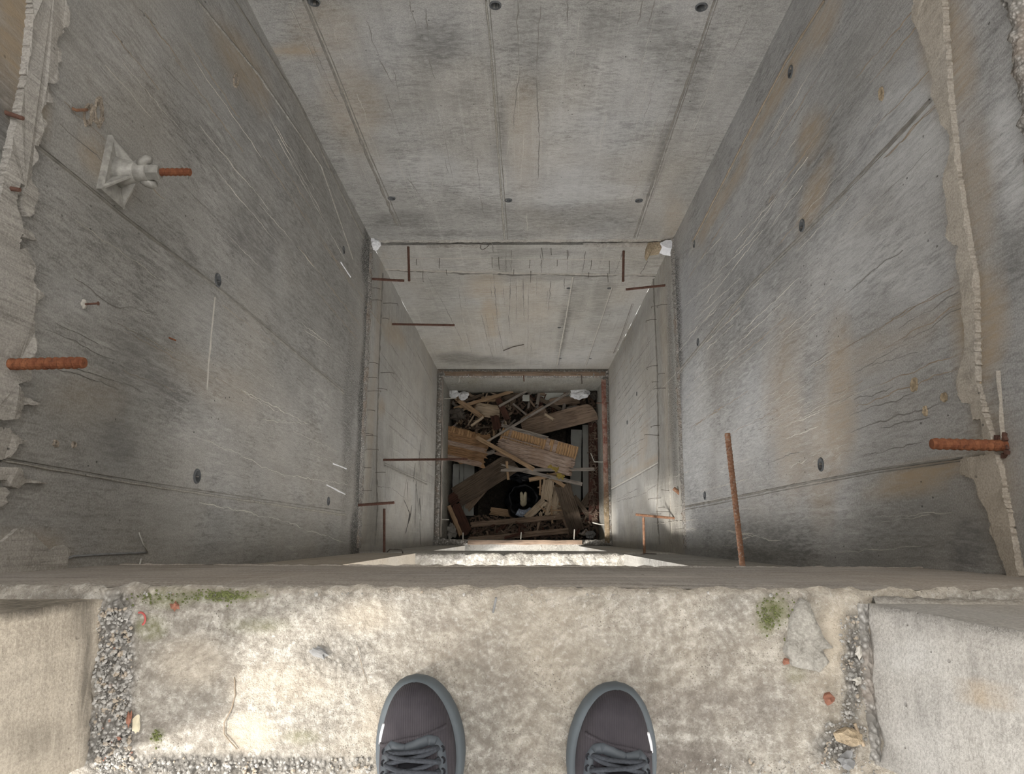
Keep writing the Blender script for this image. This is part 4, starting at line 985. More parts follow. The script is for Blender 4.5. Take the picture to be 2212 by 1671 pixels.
blob('rag', pitp(215, 1390, -7.10), (.06, .07, .05), 'wirew', 'grey crumpled sheeting in the corner behind the red rotten timber', 'sheeting', 5, .7)
blob('rag', pitp(1345, 1420, -7.08), (.05, .04, .03), 'stone', 'small grey rubble lump in the pit corner by the steel strip', 'rubble', 6, .6)
blob('rag', pitp(250, 440, -7.1), (.09, .07, .05), 'wire', 'tangled dark cloth beneath the tan battens', 'cloth', 9, .7)

# black bag with a pair of pale glove fingers standing in it
def bag():
    r = empty('plastic_bag', pitp(800, 1140, -7.30)); tag(r, 'open black plastic bag lying in the dark hollow', 'bag')
    vs = []; fs = []; nu, nv = 56, 16; c = pitp(800, 1140, -7.30)
    for j in range(nv+1):
        t = j/nv
        for i in range(nu):
            a = 2*math.pi*i/nu
            if t < .5: q = t/.5; rr = .05+.105*q; z = -.16+.20*q**1.6     # inner bowl
            else: q = (t-.5)/.5; rr = .155+.05*math.sin(q*math.pi*.5); z = .04-.20*q**1.5
            k = 1+.16*fbm(math.cos(a), math.sin(a), t*1.5, 2.2, 3); cr = .016*abs(nz(math.cos(a)*4, math.sin(a)*4, t*5))
            vs.append((rr*k*math.cos(a)*1.0, rr*k*math.sin(a)*1.05, z*k+cr+.015*nz(math.cos(a)*2, math.sin(a)*2, 9)))
    vs.append((0, 0, -.165))
    for j in range(nv):
        for i in range(nu): fs.append((j*nu+i, j*nu+(i+1) % nu, (j+1)*nu+(i+1) % nu, (j+1)*nu+i))
    for i in range(nu): fs.append((len(vs)-1, (i+1) % nu, i))
    m = MB(); m.add(vs, fs); o = m.build('bag_skin', M['blackbag'], r, True)
    vs = []; fs = []
    for i in range(13):
        for j in range(6):
            u, v = i/12, j/5; a = math.radians(-120+75*u); rr = .10+.075*v
            vs.append((rr*math.cos(a), rr*math.sin(a)*1.05, .03*math.sin(v*3)+.05*v*(1-v)+.014*nz(u*8, v*6, 2)+.028))
    for i in range(12):
        for j in range(5): a = i*6+j; fs.append((a, a+1, a+7, a+6))
    m = MB(); m.add(vs, fs); tag(m.build('highlight_flap', M['bag_highlight'], r, False), 'bluish highlight on the black bag, put in as a flap')  # flap added to stand for the bag's bluish highlight
    return r
M['bag_highlight'] = solid('bag_highlight_blue', (.42, .48, .60), .3, .35, 60, .8)
bag()
def glove():
    c = pitp(800, 1110, -7.34); r = empty('work_glove', c); tag(r, 'pale glove standing with two fingers up in the black bag', 'glove')
    for s in (-1, 1):
        pts = [(s*.014, -.055, .02), (s*.016, -.03, .045), (s*.019, .0, .060), (s*.023, .035, .070), (s*.022, .05, .070)]
        m = MB(); m.add(*tube_vf(pts, [.020, .023, .021, .017, .008], 10)); m.build('finger', M['rag'], r, True)
    m = MB(); m.add(*tube_vf([(0, -.085, -.04), (0, -.07, .0), (0, -.045, .025), (0, -.02, .03)], [.030, .040, .036, .02], 12)); m.build('palm', M['rag'], r, True)
glove()
o = blob('bag_scrap', pitp(760, 945, -7.16), (.10, .06, .05), 'blackbag', 'crumpled black plastic scrap behind the grey battens', 'plastic scrap', 12, .8)

# ------------------------------------------------------------------ reinforcing bars
def rebar(a, b, r, mat, label, group=None, cat='rebar', ribs=True, name='rebar', n=10, pitch=None, bend=None):
    a, b = Vector(a), Vector(b); L = (b-a).length; pitch = pitch or r*1.25; N = int(L/(pitch/4)) if ribs else 12
    N = max(12, min(N, 140)); pts = [a.lerp(b, i/N) for i in range(N+1)]
    if bend:
        for i in range(N+1): pts[i] = pts[i]+Vector(bend)*math.sin(math.pi*i/N)
    def rf(i, ang):
        s = i*L/N
        if i in (0, N): return r*.86
        rib = .11*r*(1 if math.sin(2*math.pi*s/pitch+ang) > .35 else 0) if ribs else 0
        return r*(.95+.07*nz(s*60, math.cos(ang), math.sin(ang)*2)) + rib
    m = MB(); m.add(*tube_vf([p-a for p in pts], r, n, rf)); o = m.build(name, M[mat], None, False); o.location = a
    return tag(o, label, cat, group)
def bx_from_x(px, py, xw, qx, qy, dz=0.0):
    """bar out of a side wall: base on plane x = xw at (px, py), tip at (qx, qy) held at the same height"""
    A = onx(px, py, xw); B = onz(qx, qy, A.z+dz); return A, B
def emb(A, B, d=.03): return A+(A-B).normalized()*d
# thick dowels at the top
A, B = bx_from_x(8, 787, XL, 183, 783); rebar(emb(A, B), B, .0098, 'rust', 'thick rusty dowel sticking out through the ragged grout crust', n=14)
A, B = bx_from_x(2172, 962, XR, 2012, 958); rb = rebar(emb(A, B), B, .0098, 'rust', 'thick rusty dowel sticking out of the tan grout strip', n=14)
m = MB(); k = random.Random(2)
for i in range(16):
    q = A+Vector((-.004*k.random(), k.uniform(-.018, .018), k.uniform(-.016, .016))); v, f = box_vf(-.004, .003, -.004, .004, -.003, .003)
    R = Matrix.Rotation(k.uniform(0, 3), 3, 'X'); m.add([R @ Vector(p)+q-emb(A, B) for p in v], f)
m.build('rust_scale', M['rustd'], rb)
# long bar out of the beam face
A = ony(1603, 1214, YF); B = onz(1571, 935, A.z+.03); rebar(emb(A, B), B, .0075, 'rustp', 'long rust speckled bar jutting from the beam below the floor edge', n=12)
# bars round the lower landing
def bar_y(px, py, qx, qy, y, label, r=.0075, mat='rustd', dz=0.0):
    A = ony(px, py, y); B = onz(qx, qy, A.z+dz); rebar(emb(A, B), B, r, mat, label, 'bars around the lower landing')
def bar_x(px, py, qx, qy, x, label, r=.0075, mat='rustd', dz=0.0):
    A = onx(px, py, x); B = onz(qx, qy, A.z+dz); rebar(emb(A, B), B, r, mat, label, 'bars around the lower landing')
bar_y(882, 533, 884, 607, YB2, 'dark rusty bar from the back wall beside the small white corner foam')
bar_y(1347, 542, 1346, 608, YB2, 'dark rusty bar from the back wall beside the red-edged white corner foam')
bar_x(798, 602, 873, 606, XL2, 'short rusty bar from the left wall just under the small corner foam')
bar_x(1437, 616, 1352, 625, XR2, 'short rusty bar from the right wall, slanting under the red-edged foam')
bar_x(847, 700, 982, 702, XL2, 'rusty bar halfway along the left wall with a square end')
bar_x(828, 993, 1010, 991, XL2, 'longest rusty bar from the left wall, reaching over the amber plywood')
bar_x(768, 1091, 852, 1085, XL2, 'short rusty bar from the left wall near the black tar drips')
bar_x(1457, 1119, 1373, 1111, XR2, 'rusty bar with pale crust from the right wall, lying over another bar', mat='rustp')
A = onz(830, 1180, -3.22); B = onz(830, 1098, -3.22); rebar(emb(A, B, .06), B, .0075, 'rustd', 'pitted rusty bar pointing in from the front beside the tar drips', 'bars around the lower landing')
A = ony(1392, 1195, YF2); B = onz(1390, 1117, A.z); rebar(emb(A, B), B, .0075, 'rustp', 'rusty bar pointing in from the front under the pale crusted bar', 'bars around the lower landing')
# small stub ends on the upper left and right walls
A, B = bx_from_x(12, 243, XL, 50, 256); rebar(emb(A, B), B, .004, 'rustd', 'thin rusty stub bent over in the dark band above the anchor plate', ribs=False)
A, B = bx_from_x(8, 405, XL, 43, 410); rebar(emb(A, B), B, .004, 'rustd', 'thin rusty stub with a white blob in the grout crust', ribs=False)
A, B = bx_from_x(1462, 1060, XR, 1455, 1054); rebar(emb(A, B), B, .011, 'rustp', 'square rusty stub end low on the right wall edge', ribs=False)
# short starter bars round the pit rim
for (p0, p1, pl, mat, lab) in (
    ((993, 812), (991, 826), 'b', 'wirew', 'short pale wire stub hanging at the pit back wall'),
    ((1131, 810), (1132, 824), 'b', 'rustd', 'short broken rusty wire in the middle of the pit back wall'),
    ((1256, 810), (1257, 829), 'b', 'wire', 'short black bar end at the pit back wall'),
    ((1000, 1166), (1000, 1150), 'f', 'wirew', 'short grey bar end rising beside the red rotten timber'),
    ((1125, 1166), (1126, 1149), 'f', 'wirew', 'short pale bar end rising over the wet wood chips'),
    ((1240, 1166), (1241, 1143), 'f', 'wirew', 'tall pale bar end rising in front of the steep dark plank')):
    y = PY1 if pl == 'b' else PY0
    A = ony(*p0, y) if pl == 'b' else onz(p0[0], p0[1], Z2); B = onz(p1[0], p1[1], A.z-.02)
    rebar(A, B, .006, mat, lab, ribs=False)
A = onz(957, 860, Z2-.25); rebar(onz(953, 860, Z2-.15), onz(986, 860, Z2-.17), .005, 'wirew', 'pale wire stub pointing at the foam lumps', ribs=False)
rebar(onz(943, 1121, Z2-.1), onz(970, 1122, Z2-.12), .006, 'wirew', 'pale bar end pointing at the red rotten timber', ribs=False)
rebar(onz(1314, 870, Z2+.02), onz(1288, 870, Z2), .005, 'rustd', 'thin rusty bar lying across the rusty rim strip', ribs=False)
def bentwire(pts, r, mat, label, name='bent_wire', cat='wire', group=None):
    P = []; pts = [Vector(p) for p in pts]
    for a, b in zip(pts[:-1], pts[1:]): P += [a.lerp(b, i/5) for i in range(5)]
    P.append(pts[-1]); o0 = pts[0]; m = MB(); m.add(*tube_vf([p-o0 for p in P], r, 7)); o = m.build(name, M[mat], None, True); o.location = o0
    return tag(o, label, cat, group)
bentwire([onz(1306, 997, Z2-.02), onz(1284, 997, Z2-.05), onz(1276, 978, Z2-.08)], .005, 'wirew', 'pale bar bent like an elbow at the dark board by the rim')
bentwire([onz(1307, 1133, Z2-.02), onz(1295, 1132, Z2-.04), onz(1280, 1128, Z2-.05)], .007, 'wirew', 'stout pale bar curving in over the damp chips')

# rim boards: rusty steel strip on the right, timber edges back and front
def rimboard(name, p0, p1, z, wd, T, mat, label, cat, seed):
    a, b = onz(*p0, z), onz(*p1, z); Rm, L = frame_of(a, b); m = MB(); m.add(*plank_mesh(L, wd, T, seed, .01, .01, .003, .002, 24, 3))
    o = m.build(name, M[mat], None); o.matrix_world = Matrix.Translation(a-Vector((0, 0, T))) @ Rm; return tag(o, label, cat)
def strip_mat():
    g = G('rim_strip_rusty'); a = g.noise(14, 4, .7); b = g.noise(60, 3, .7); ob = g.N.new('ShaderNodeSeparateXYZ'); g.L.new(g.P, ob.inputs[0])
    f = g.rng(ob.outputs[0], .35, .75)
    c1 = g.mix(g.rng(a, .4, .6), (.20, .085, .062), (.33, .22, .18)); c2 = g.mix(g.rng(a, .4, .6), (.13, .10, .062), (.24, .185, .12))
    c = g.mix(f, c2, c1); c = g.mix(g.op('MULTIPLY', g.rng(b, .55, .7), .6), c, (.42, .38, .35)); return g.out(c, .85, b, .5, .004)
M['strip'] = strip_mat()
rimboard('rim_strip', (1312, 1173), (1304, 818), Z2+.02, .046, .03, 'strip', 'rust and moss stained strip along the right rim of the pit', 'strip', 41)
rimboard('rim_board', (957, 806), (1309, 807), Z2+.02, .045, .02, 'w_brown', 'thin brown board along the back rim under the crumbling concrete', 'board', 42)
rimboard('rim_board', (952, 1160), (956, 812), Z2+.012, .014, .03, 'w_grey', 'narrow grey board edge along the left rim of the pit', 'board', 43)
rimboard('rim_timber', (1010, 1171), (1258, 1171), Z2+.045, .040, .05, 'w_brown', 'sun-bleached round-edged timber along the front rim of the pit', 'timber', 44)

# ------------------------------------------------------------------ tie wires poking out of the slab band
def hook(mb, A, n, down, L, k):
    u = Vector((k.uniform(-.3, .3), k.uniform(-.3, .3), k.uniform(-.2, .2)))
    pts = [A-n*.01, A+n*L*.5+u*L*.15, A+n*L*.9+u*L*.4+down*L*.35, A+n*L*.8+down*L*.9+u*L*.5]
    mb.add(*tube_vf(pts, .0016, 5))
def tiewire(A, n, L, seed, par):
    k = random.Random(seed); m = MB(); hook(m, Vector((0, 0, 0)), n, Vector((0, 0, -1)), L, k); o = m.build('tie_wire', M['wire'], par, True); o.location = A
for i, (px, py) in enumerate([(803, 622), (803, 648), (827, 655), (826, 687), (797, 782), (822, 805), (796, 815), (815, 838), (793, 845), (793, 885), (790, 940), (786, 970), (785, 1010), (811, 1020), (773, 1060), (786, 935)]):
    tiewire(onx(px, py, XL2), Vector((1, 0, 0)), .045+.02*(i % 3), i, ll)
for i, (px, py) in enumerate([(1422, 660), (1418, 690), (1421, 789), (1423, 825), (1425, 918), (1424, 940), (1436, 806), (1438, 838), (1428, 1075), (1446, 1059), (1428, 1110), (1447, 1105), (1436, 1095), (1442, 657)]):
    tiewire(onx(px, py, XR2), Vector((-1, 0, 0)), .045+.02*(i % 3), 50+i, lr)
for i, (px, py) in enumerate([(900, 558), (950, 557), (914, 583), (964, 582), (1063, 555), (1077, 555), (1110, 582), (1145, 560), (1147, 585), (1204, 560), (1278, 561), (1316, 563), (1272, 588), (1312, 590), (1170, 535), (1190, 536), (1225, 540)]):
    tiewire(ony(px, py, YB2), Vector((0, -1, 0)), .035+.02*(i % 3), 90+i, lb)
# looped wire hanging on the back wall below the gap
a0 = [(1060, 524), (1052, 534), (1042, 540), (1037, 535), (1040, 526), (1046, 523)]
bentwire([ony(x, y, YB2-.012) for x, y in a0], .0018, 'wire', 'thin loop of wire hanging under the back wall joint')
bentwire([ony(x, y, YB2-.01) for x, y in ((1088, 757), (1108, 749), (1131, 744))], .004, 'wire', 'thin straight wire lying against the lower back wall')
# wires by the front of the lower landing
bentwire([onz(836, 1192, Z1+.02), onz(842, 1186, Z1+.06), onz(868, 1187, Z1+.06), onz(872, 1202, Z1+.02), onz(877, 1221, Z1+.0)], .003, 'wire', 'bent wire arching over the tan jamb of the lower doorway')
bentwire([onz(1372, 1221, Z1+.02), onz(1374, 1200, Z1+.04), onz(1395, 1195, Z1+.05), onz(1418, 1196, Z1+.03)], .003, 'wire', 'bent wire arching over the sunlit lower landing')
# grey cord on the left wall and thin battens scored into it
pc = densify([(138, 1208), (158, 1201), (240, 1196), (318, 1193)], 12, 1.0, 3)
m = MB(); m.add(*tube_vf([onx(x, y, XL+.004) for x, y in pc], .0022, 6)); tag(m.build('cord', M['stone'], None, True), 'grey cord stuck along the foot of the left wall by the floor edge', 'cord')
m = MB(); m.add(*tube_vf([onx(x, y, XL+.006) for x, y in ((300, 1150), (308, 1172), (318, 1190))], .0016, 6)); tag(m.build('wire_end', M['wirew'], None, True), 'thin pale wire end rising from the grey cord', 'wire')
m = MB(); m.add(*tube_vf([onx(x, y, XL+.008) for x, y in ((298, 1228), (302, 1218), (305, 1206))], .002, 6)); tag(m.build('wire_end', M['wirew'], None, True), 'short pale wire end below the grey cord', 'wire')
fin('grout_line', 'x', XL, -1, [(463, 642), (455, 720), (448, 800), (446, 842)], 3, .004, M['pale'], wl, 60, .5)
for k, (a, b) in enumerate((((718, 1000), (748, 1012)), ((704, 1046), (745, 1067)), ((735, 565), (757, 598)))):
    fin('lime_streak', 'x', XL, -1, [a, b], 4, .003, M['white'], wl, 70+k, .5)
# nail
A, B = bx_from_x(180, 657, XL, 213, 655); n_ = empty('nail', A); tag(n_, 'small rusty nail standing in a dab of white grout', 'nail')
m = MB(); m.add(*tube_vf([Vector((0, 0, 0)), (B-A)*.94, (B-A)*.95, B-A], [.0022, .0022, .0042, .0042], 8)); m.build('shank', M['rustd'], n_)
bm = bmesh.new(); bmesh.ops.create_icosphere(bm, subdivisions=2, radius=.009)
for v in bm.verts: v.co = Vector((v.co.x*.6, v.co.y, v.co.z))*(1+.4*fbm(v.co.x, v.co.y, v.co.z, 140, 2))
me = bpy.data.meshes.new('grout_dab'); bm.to_mesh(me); bm.free(); me.materials.append(M['pale']); obj('grout_dab', me, n_)
A, B = bx_from_x(365, 729, XL, 380, 735); rebar(A, B, .0022, 'rust', 'tiny rusty wire end on the middle of the left wall', ribs=False, n=6)
# chipped hollows with rusty wire near the anchor plate: proud rims round dark pockets
def chip(px, py, w_, h_, seed):
    c = onx(px, py, XL); vs = []; fs = []; N = 22
    for ring, (s, d) in enumerate(((1.25, -.003), (1.0, .004), (.75, .003), (.35, -.001))):
        for i in range(N):
            a = 2*math.pi*i/N; k = s*(1+.35*fbm(math.cos(a), math.sin(a), seed, 1.6, 3)); q = onx(px+w_*k*math.cos(a), py+h_*k*math.sin(a), XL)
            vs.append(q+Vector((d, 0, 0)))
    for r_ in range(3):
        for i in range(N): fs.append((r_*N+i, r_*N+(i+1) % N, (r_+1)*N+(i+1) % N, (r_+1)*N+i))
    fs.append(tuple(3*N+i for i in range(N)))
    m = MB(); m.add(vs, fs); m.build('chipped_hollow', M['chipmat'], wl, False)
M['chipmat'] = solid('chipped_concrete', (.34, .29, .235), .95, .5, 120, .9, 0, .01)
chip(189, 248, 10, 22, 1); chip(212, 243, 10, 28, 2); chip(509, 172, 6, 14, 3); chip(119, 958, 5, 7, 4); chip(158, 960, 4, 6, 5)
bentwire([onx(155, 234, XL+.004), onx(165, 238, XL+.010), onx(188, 237, XL+.006)], .003, 'rustp', 'short rusty wire reaching into the chipped hollow above the anchor plate')
def chipr(px, py, w_, h_, seed):
    vs = []; fs = []; N = 18
    for ring, (s, d) in enumerate(((1.2, -.003), (1.0, .004), (.5, .001))):
        for i in range(N):
            a = 2*math.pi*i/N; k = s*(1+.35*fbm(math.cos(a), math.sin(a), seed, 1.6, 3)); q = onx(px+w_*k*math.cos(a), py+h_*k*math.sin(a), XR); vs.append(q-Vector((d, 0, 0)))
    for r_ in range(2):
        for i in range(N): fs.append((r_*N+i, r_*N+(i+1) % N, (r_+1)*N+(i+1) % N, (r_+1)*N+i))
    fs.append(tuple(2*N+i for i in range(N))); m = MB(); m.add(vs, fs); m.build('chipped_hollow', M['jambc'], wr, False)
M['jambc'] = solid('chip_tan', (.40, .32, .22), .95, .4, 120, .8, 0, .008)
chipr(1976, 830, 7, 14, 1); chipr(2041, 858, 7, 9, 2); chipr(1905, 201, 5, 14, 3); chipr(2000, 888, 4, 10, 4); chipr(2112, 828, 9, 8, 5); chipr(2110, 866, 9, 4, 6)

# ------------------------------------------------------------------ formwork anchor on the left wall
def anchor():
    C = onx(246, 372, XL); r = empty('formwork_anchor', C); tag(r, 'cast metal tie plate with wing nut and rusty threaded bar', 'tie plate')
    k = [onx(*p, XL)-C for p in ((232, 291), (207, 407), (258, 452), (287, 345))]     # plate corners on the wall
    S_ = [Vector((0, q.y, q.z)) for q in k]
    n = Vector((1, 0, 0)); vs = []; fs = []
    # square plate, then raised pyramid with a round boss
    for s, d in ((1.0, 0.0), (1.0, .010), (.90, .013)): vs += [q*s+n*d for q in S_]
    for b in range(2):
        for i in range(4): fs.append((b*4+i, b*4+(i+1) % 4, b*4+4+(i+1) % 4, b*4+4+i))
    fs.append((8, 9, 10, 11)); fs.append((3, 2, 1, 0))
    m = MB(); m.add(vs, fs); m.build('plate', M['steel'], r)
    # four stiffening ribs along the diagonals
    for q in S_:
        t = q.normalized(); s = n.cross(t)*.0042; L = q.length*.90
        vs = [t*L-s+n*.011, t*L+s+n*.011, t*.020+s+n*.011, t*.020-s+n*.011, t*L*.97+n*.014, t*.022+s*.7+n*.046, t*.022-s*.7+n*.046]
        fs = [(0, 1, 4), (1, 2, 5, 4), (0, 4, 6, 3), (4, 5, 6), (2, 3, 6, 5)]
        m = MB(); m.add(vs, fs); m.build('rib', M['steel'], r)
    m = MB(); m.add(*tube_vf([n*.010, n*.030, n*.046, n*.050], [.034, .026, .022, .019], 20)); m.build('boss', M['steel'], r, True)
    m = MB(); m.add(*tube_vf([n*.044, n*.050, n*.072, n*.074], [.019, .0205, .0195, .017], 18)); m.build('nut_collar', M['steel'], r, True)
    m = MB(); m.add(*tube_vf([n*.072, n*.076, n*.098, n*.100], [.0165, .0178, .0172, .015], 6)); m.build('nut_hexagon', M['steel'], r)
    for s in (-1, 1):
        d = Vector((0, .80, .60))*s; pts = [n*.062+d*.014, n*.068+d*.021, n*.078+d*.026, n*.086+d*.025]
        m = MB(); m.add(*tube_vf(pts, [.0120, .0112, .0105, .007], 10)); m.build('wing', M['steel'], r, True)
    # threaded bar with coarse thread
    T = onz(412, 374, C.z+.0) - C; L = T.x; N = 150; vs = []; fs = []; K = 12; r0 = .0074
    pts = [n*(-.02)+ (n*(L+.02))*(i/N) for i in range(N+1)]
    def rf(i, a):
        s = i*(L+.02)/N; 
        return r0*(.82 if i in (0, N) else 1.0) + (.0011 if math.sin(2*math.pi*s/.010+a) > 0 else 0)
    m = MB(); m.add(*tube_vf(pts, r0, K, rf)); tag(m.build('threaded_bar', M['rust'], r), 'rusty threaded bar')
anchor()

# ------------------------------------------------------------------ foam blocks in the corners of the lower landing
o = blob('foam_block', onz(808, 526, Z1+.02), (.034, .034, .05), 'white', 'small torn white foam block wedged in the left back corner', 'foam', 21, .35)
def foamr():
    r = empty('foam_block', onz(1440, 532, Z1+.01)); tag(r, 'angular white foam block with a reddish end in the right back corner', 'foam')
    c = onz(1440, 532, Z1+.01)
    def pr(name, pts, z0, z1, mat):
        b = [onz(*p, Z1) for p in pts]; b = [Vector((p.x-c.x, p.y-c.y, 0)) for p in b]; N = len(b)
        vs = [v+Vector((0, 0, z0)) for v in b]+[v+Vector((0, 0, z1+.006*nz(i, 3, 1))) for i, v in enumerate(b)]
        m = MB(); m.add(vs, [tuple(range(N))[::-1], tuple(range(N, 2*N))]+[(i, (i+1) % N, N+(i+1) % N, N+i) for i in range(N)]); m.build(name, M[mat], r)
    pr('foam', [(1424, 530), (1436, 524), (1454, 523), (1453, 543), (1440, 541), (1430, 537)], -.08, .03, 'white')
    pr('torn_end', [(1399, 527), (1424, 525), (1428, 538), (1408, 541), (1401, 553), (1397, 545)], -.09, .01, 'jambc')
foamr()

# ------------------------------------------------------------------ bits lying on the viewer's floor
def gravel():
    k = random.Random(5); m = MB(); bm = bmesh.new(); bmesh.ops.create_icosphere(bm, subdivisions=1, radius=1)
    bv = [v.co.copy() for v in bm.verts]; bf = [tuple(v.index for v in f.verts) for f in bm.faces]; bm.free()
    c = 0
    regs = [((205, 285), (1310, 1660), 1300), ((1815, 1872), (1330, 1600), 260), ((1780, 1850), (1560, 1660), 150), ((200, 800), (1635, 1700), 420), ((1440, 1900), (1640, 1700), 150), ((300, 1700), (1262, 1285), 160)]
    for xr, yr, n in regs:
        for _ in range(n):
            p = onz(k.uniform(*xr), k.uniform(*yr), 0.0)
            if p.y > YF-.008: continue
            s = k.choice((.0008, .0010, .0013, .0018, .0026))*k.uniform(.8, 1.3); R = Matrix.Rotation(k.uniform(0, 6.3), 3, (k.random(), k.random(), k.random()+.1)); q = Vector((s*k.uniform(.8, 1.4), s, s*.7))
            m.add([R @ Vector((v.x*q.x, v.y*q.y, v.z*q.z))*(1+.25*nz(v.x+c, v.y, v.z)) + Vector((p.x, p.y, s*.45+.001)) for v in bv], bf); c += 1
    o = m.build('gravel', M['gravel'], None); return tag(o, 'loose grey and white gravel along the jambs and floor', 'gravel', kind='stuff')
def gm():
    g = G('gravel'); a = g.vor(160, out=1); sep = g.N.new('ShaderNodeSeparateColor'); g.L.new(a, sep.inputs[0])
    c = g.mix(sep.outputs[0], (.245, .238, .222), (.45, .435, .41)); c = g.mix(g.rng(sep.outputs[1], .75, .8), c, (.36, .31, .25)); c = g.mix(g.rng(sep.outputs[2], .994, .997), c, (.30, .15, .11)); return g.out(c, .9)
M['gravel'] = gm(); gravel()
def chunk(name, px, py, size, mat, label, cat, seed, rz=0.0, z=.0):
    p = onz(px, py, .004); o = blob(name, p+Vector((0, 0, size[2]*.7+z)), size, mat, label, cat, seed, .9, sub=2); o.rotation_euler = (0, 0, rz); return o
chunk('brick_fragment', 1787, 1507, (.0085, .006, .005), 'brick', 'orange-red brick fragment by the gravel of the right jamb', 'brick', 1)
chunk('brick_fragment', 1696, 1426, (.004, .004, .003), 'brick', 'tiny red brick crumb at the grey broken patch', 'brick', 2)
chunk('stone_flake', 688, 1408, (.012, .006, .003), 'stone', 'thin grey stone flake lying on the pale floor', 'stone', 3, -.4)
chunk('pebble', 1853, 1407, (.004, .006, .003), 'pale', 'smooth whitish pebble in the gravel by the right jamb', 'pebble', 4)
chunk('pebble', 1852, 1469, (.005, .004, .003), 'pale', 'whitish pebble beside the right jamb foot', 'pebble', 5)
chunk('brick_fragment', 281, 1550, (.003, .009, .003), 'brick', 'narrow red brick sliver beside the gravel of the left jamb', 'brick', 6)
chunk('brick_fragment', 380, 1308, (.005, .005, .004), 'brick', 'small brown-red brick bit in the moss at the floor edge', 'brick', 8)
chunk('stone_flake', 295, 1565, (.005, .011, .002), 'rag', 'pale cream stone chip beside the red sliver', 'stone', 9)
chunk('stone_flake', 1835, 1590, (.014, .010, .006), 'jambc', 'brownish stone chunk at the end of the right jamb', 'stone', 10)
chunk('stone_flake', 1828, 1640, (.010, .009, .006), 'stone', 'dark grey stone at the corner behind the right jamb', 'stone', 11)
bentwire([onz(1846, 1562, .006), onz(1856, 1588, .006), onz(1866, 1610, .004)], .0022, 'w_pale', 'pale wood splinter beside the right jamb', 'wood_splinter', 'splinter')
bentwire([onz(1072, 1290, .012), onz(1068, 1310, .010), onz(1065, 1322, .006)], .0016, 'stone', 'thin dark twig stuck at the broken floor edge', 'twig', 'twig')
pr = [onz(303+11*math.cos(a), 1336+14*math.sin(a), .006) for a in [math.radians(-110+22*i) for i in range(9)]]
bentwire(pr, .0014, 'redplastic', 'curved red plastic scrap in the gravel by the moss', 'plastic_scrap', 'plastic scrap')
# shallow moulded lips in the floor: edge of the peeled screed and cracks
def floor_line(pts, wpx, h, mat, nm, seed):
    P = [onz(x, y, .0015) for x, y in densify(pts, 8, 2, seed)]; r = [wpx*axd(p)/F*.5*(.6+.6*abs(nz(i*.4, seed, 0))) for i, p in enumerate(P)]
    m = MB(); m.add(*tube_vf([p+Vector((0, 0, h)) for p in P], r, 6)); m.build(nm, M[mat], floor, True)
floor_line([(506, 1462), (508, 1500), (500, 1530), (484, 1560), (484, 1585), (500, 1605), (512, 1618)], 4, -.0005, 'brownrun', 'screed_edge', 1)
floor_line([(770, 1395), (782, 1440), (795, 1480), (808, 1515)], 1.6, -.0006, 'brownrun', 'screed_edge', 2)
0 and floor_line([(890, 1300), (940, 1312), (1000, 1332), (1050, 1320), (1100, 1335), (1130, 1328)], 6, -.002, 'pale', 'screed_edge', 3)
# grey broken stone patch standing out of the screed at the right
def patch():
    pts = densify([(1728, 1290), (1748, 1300), (1760, 1335), (1778, 1375), (1800, 1398), (1775, 1402), (1790, 1430), (1768, 1452), (1740, 1445), (1710, 1438), (1690, 1405), (1700, 1370), (1705, 1330)], 8, 3, 4)
    P = [onz(x, y, .0) for x, y in pts]; c = sum(P, Vector())/len(P); vs = []; N = len(P); fs = []
    for s, z in ((1.0, -.002), (.96, .005), (.6, .007), (.25, .006)):
        for p in P: q = c+(p-c)*s; vs.append((q.x, q.y, z+.004*fbm(q.x, q.y, 0, 60, 3)))
    for b in range(3):
        for i in range(N): fs.append((b*N+i, b*N+(i+1) % N, (b+1)*N+(i+1) % N, (b+1)*N+i))
    fs.append(tuple(3*N+i for i in range(N))); m = MB(); m.add(vs, fs); m.build('broken_patch', M['seam'], floor, True)
patch()
# moss tufts at the floor edge
def moss():
    k = random.Random(9); m = MB(); bm = bmesh.new(); bmesh.ops.create_icosphere(bm, subdivisions=1, radius=1); bv = [v.co.copy() for v in bm.verts]; bf = [tuple(v.index for v in f.verts) for f in bm.faces]; bm.free()
    for cx, cy, rx, ry, n in ((490, 1284, 46, 12, 150), (420, 1292, 90, 12, 50), (340, 1588, 10, 16, 30), (1668, 1318, 40, 34, 70), (1655, 1345, 20, 30, 30), (320, 1290, 30, 12, 30)):
        for _ in range(n):
            p = onz(k.gauss(cx, rx*.55), k.gauss(cy, ry*.55), 0.0)
            if p.y > YF-.006: continue
            s = k.uniform(.0006, .0014); m.add([Vector((p.x+v.x*s*1.3, p.y+v.y*s*1.3, .003+v.z*s)) for v in bv], bf)
    tag(m.build('moss', M['moss'], None, True), 'green moss growing in patches on the pale floor', 'moss', kind='stuff')
moss()

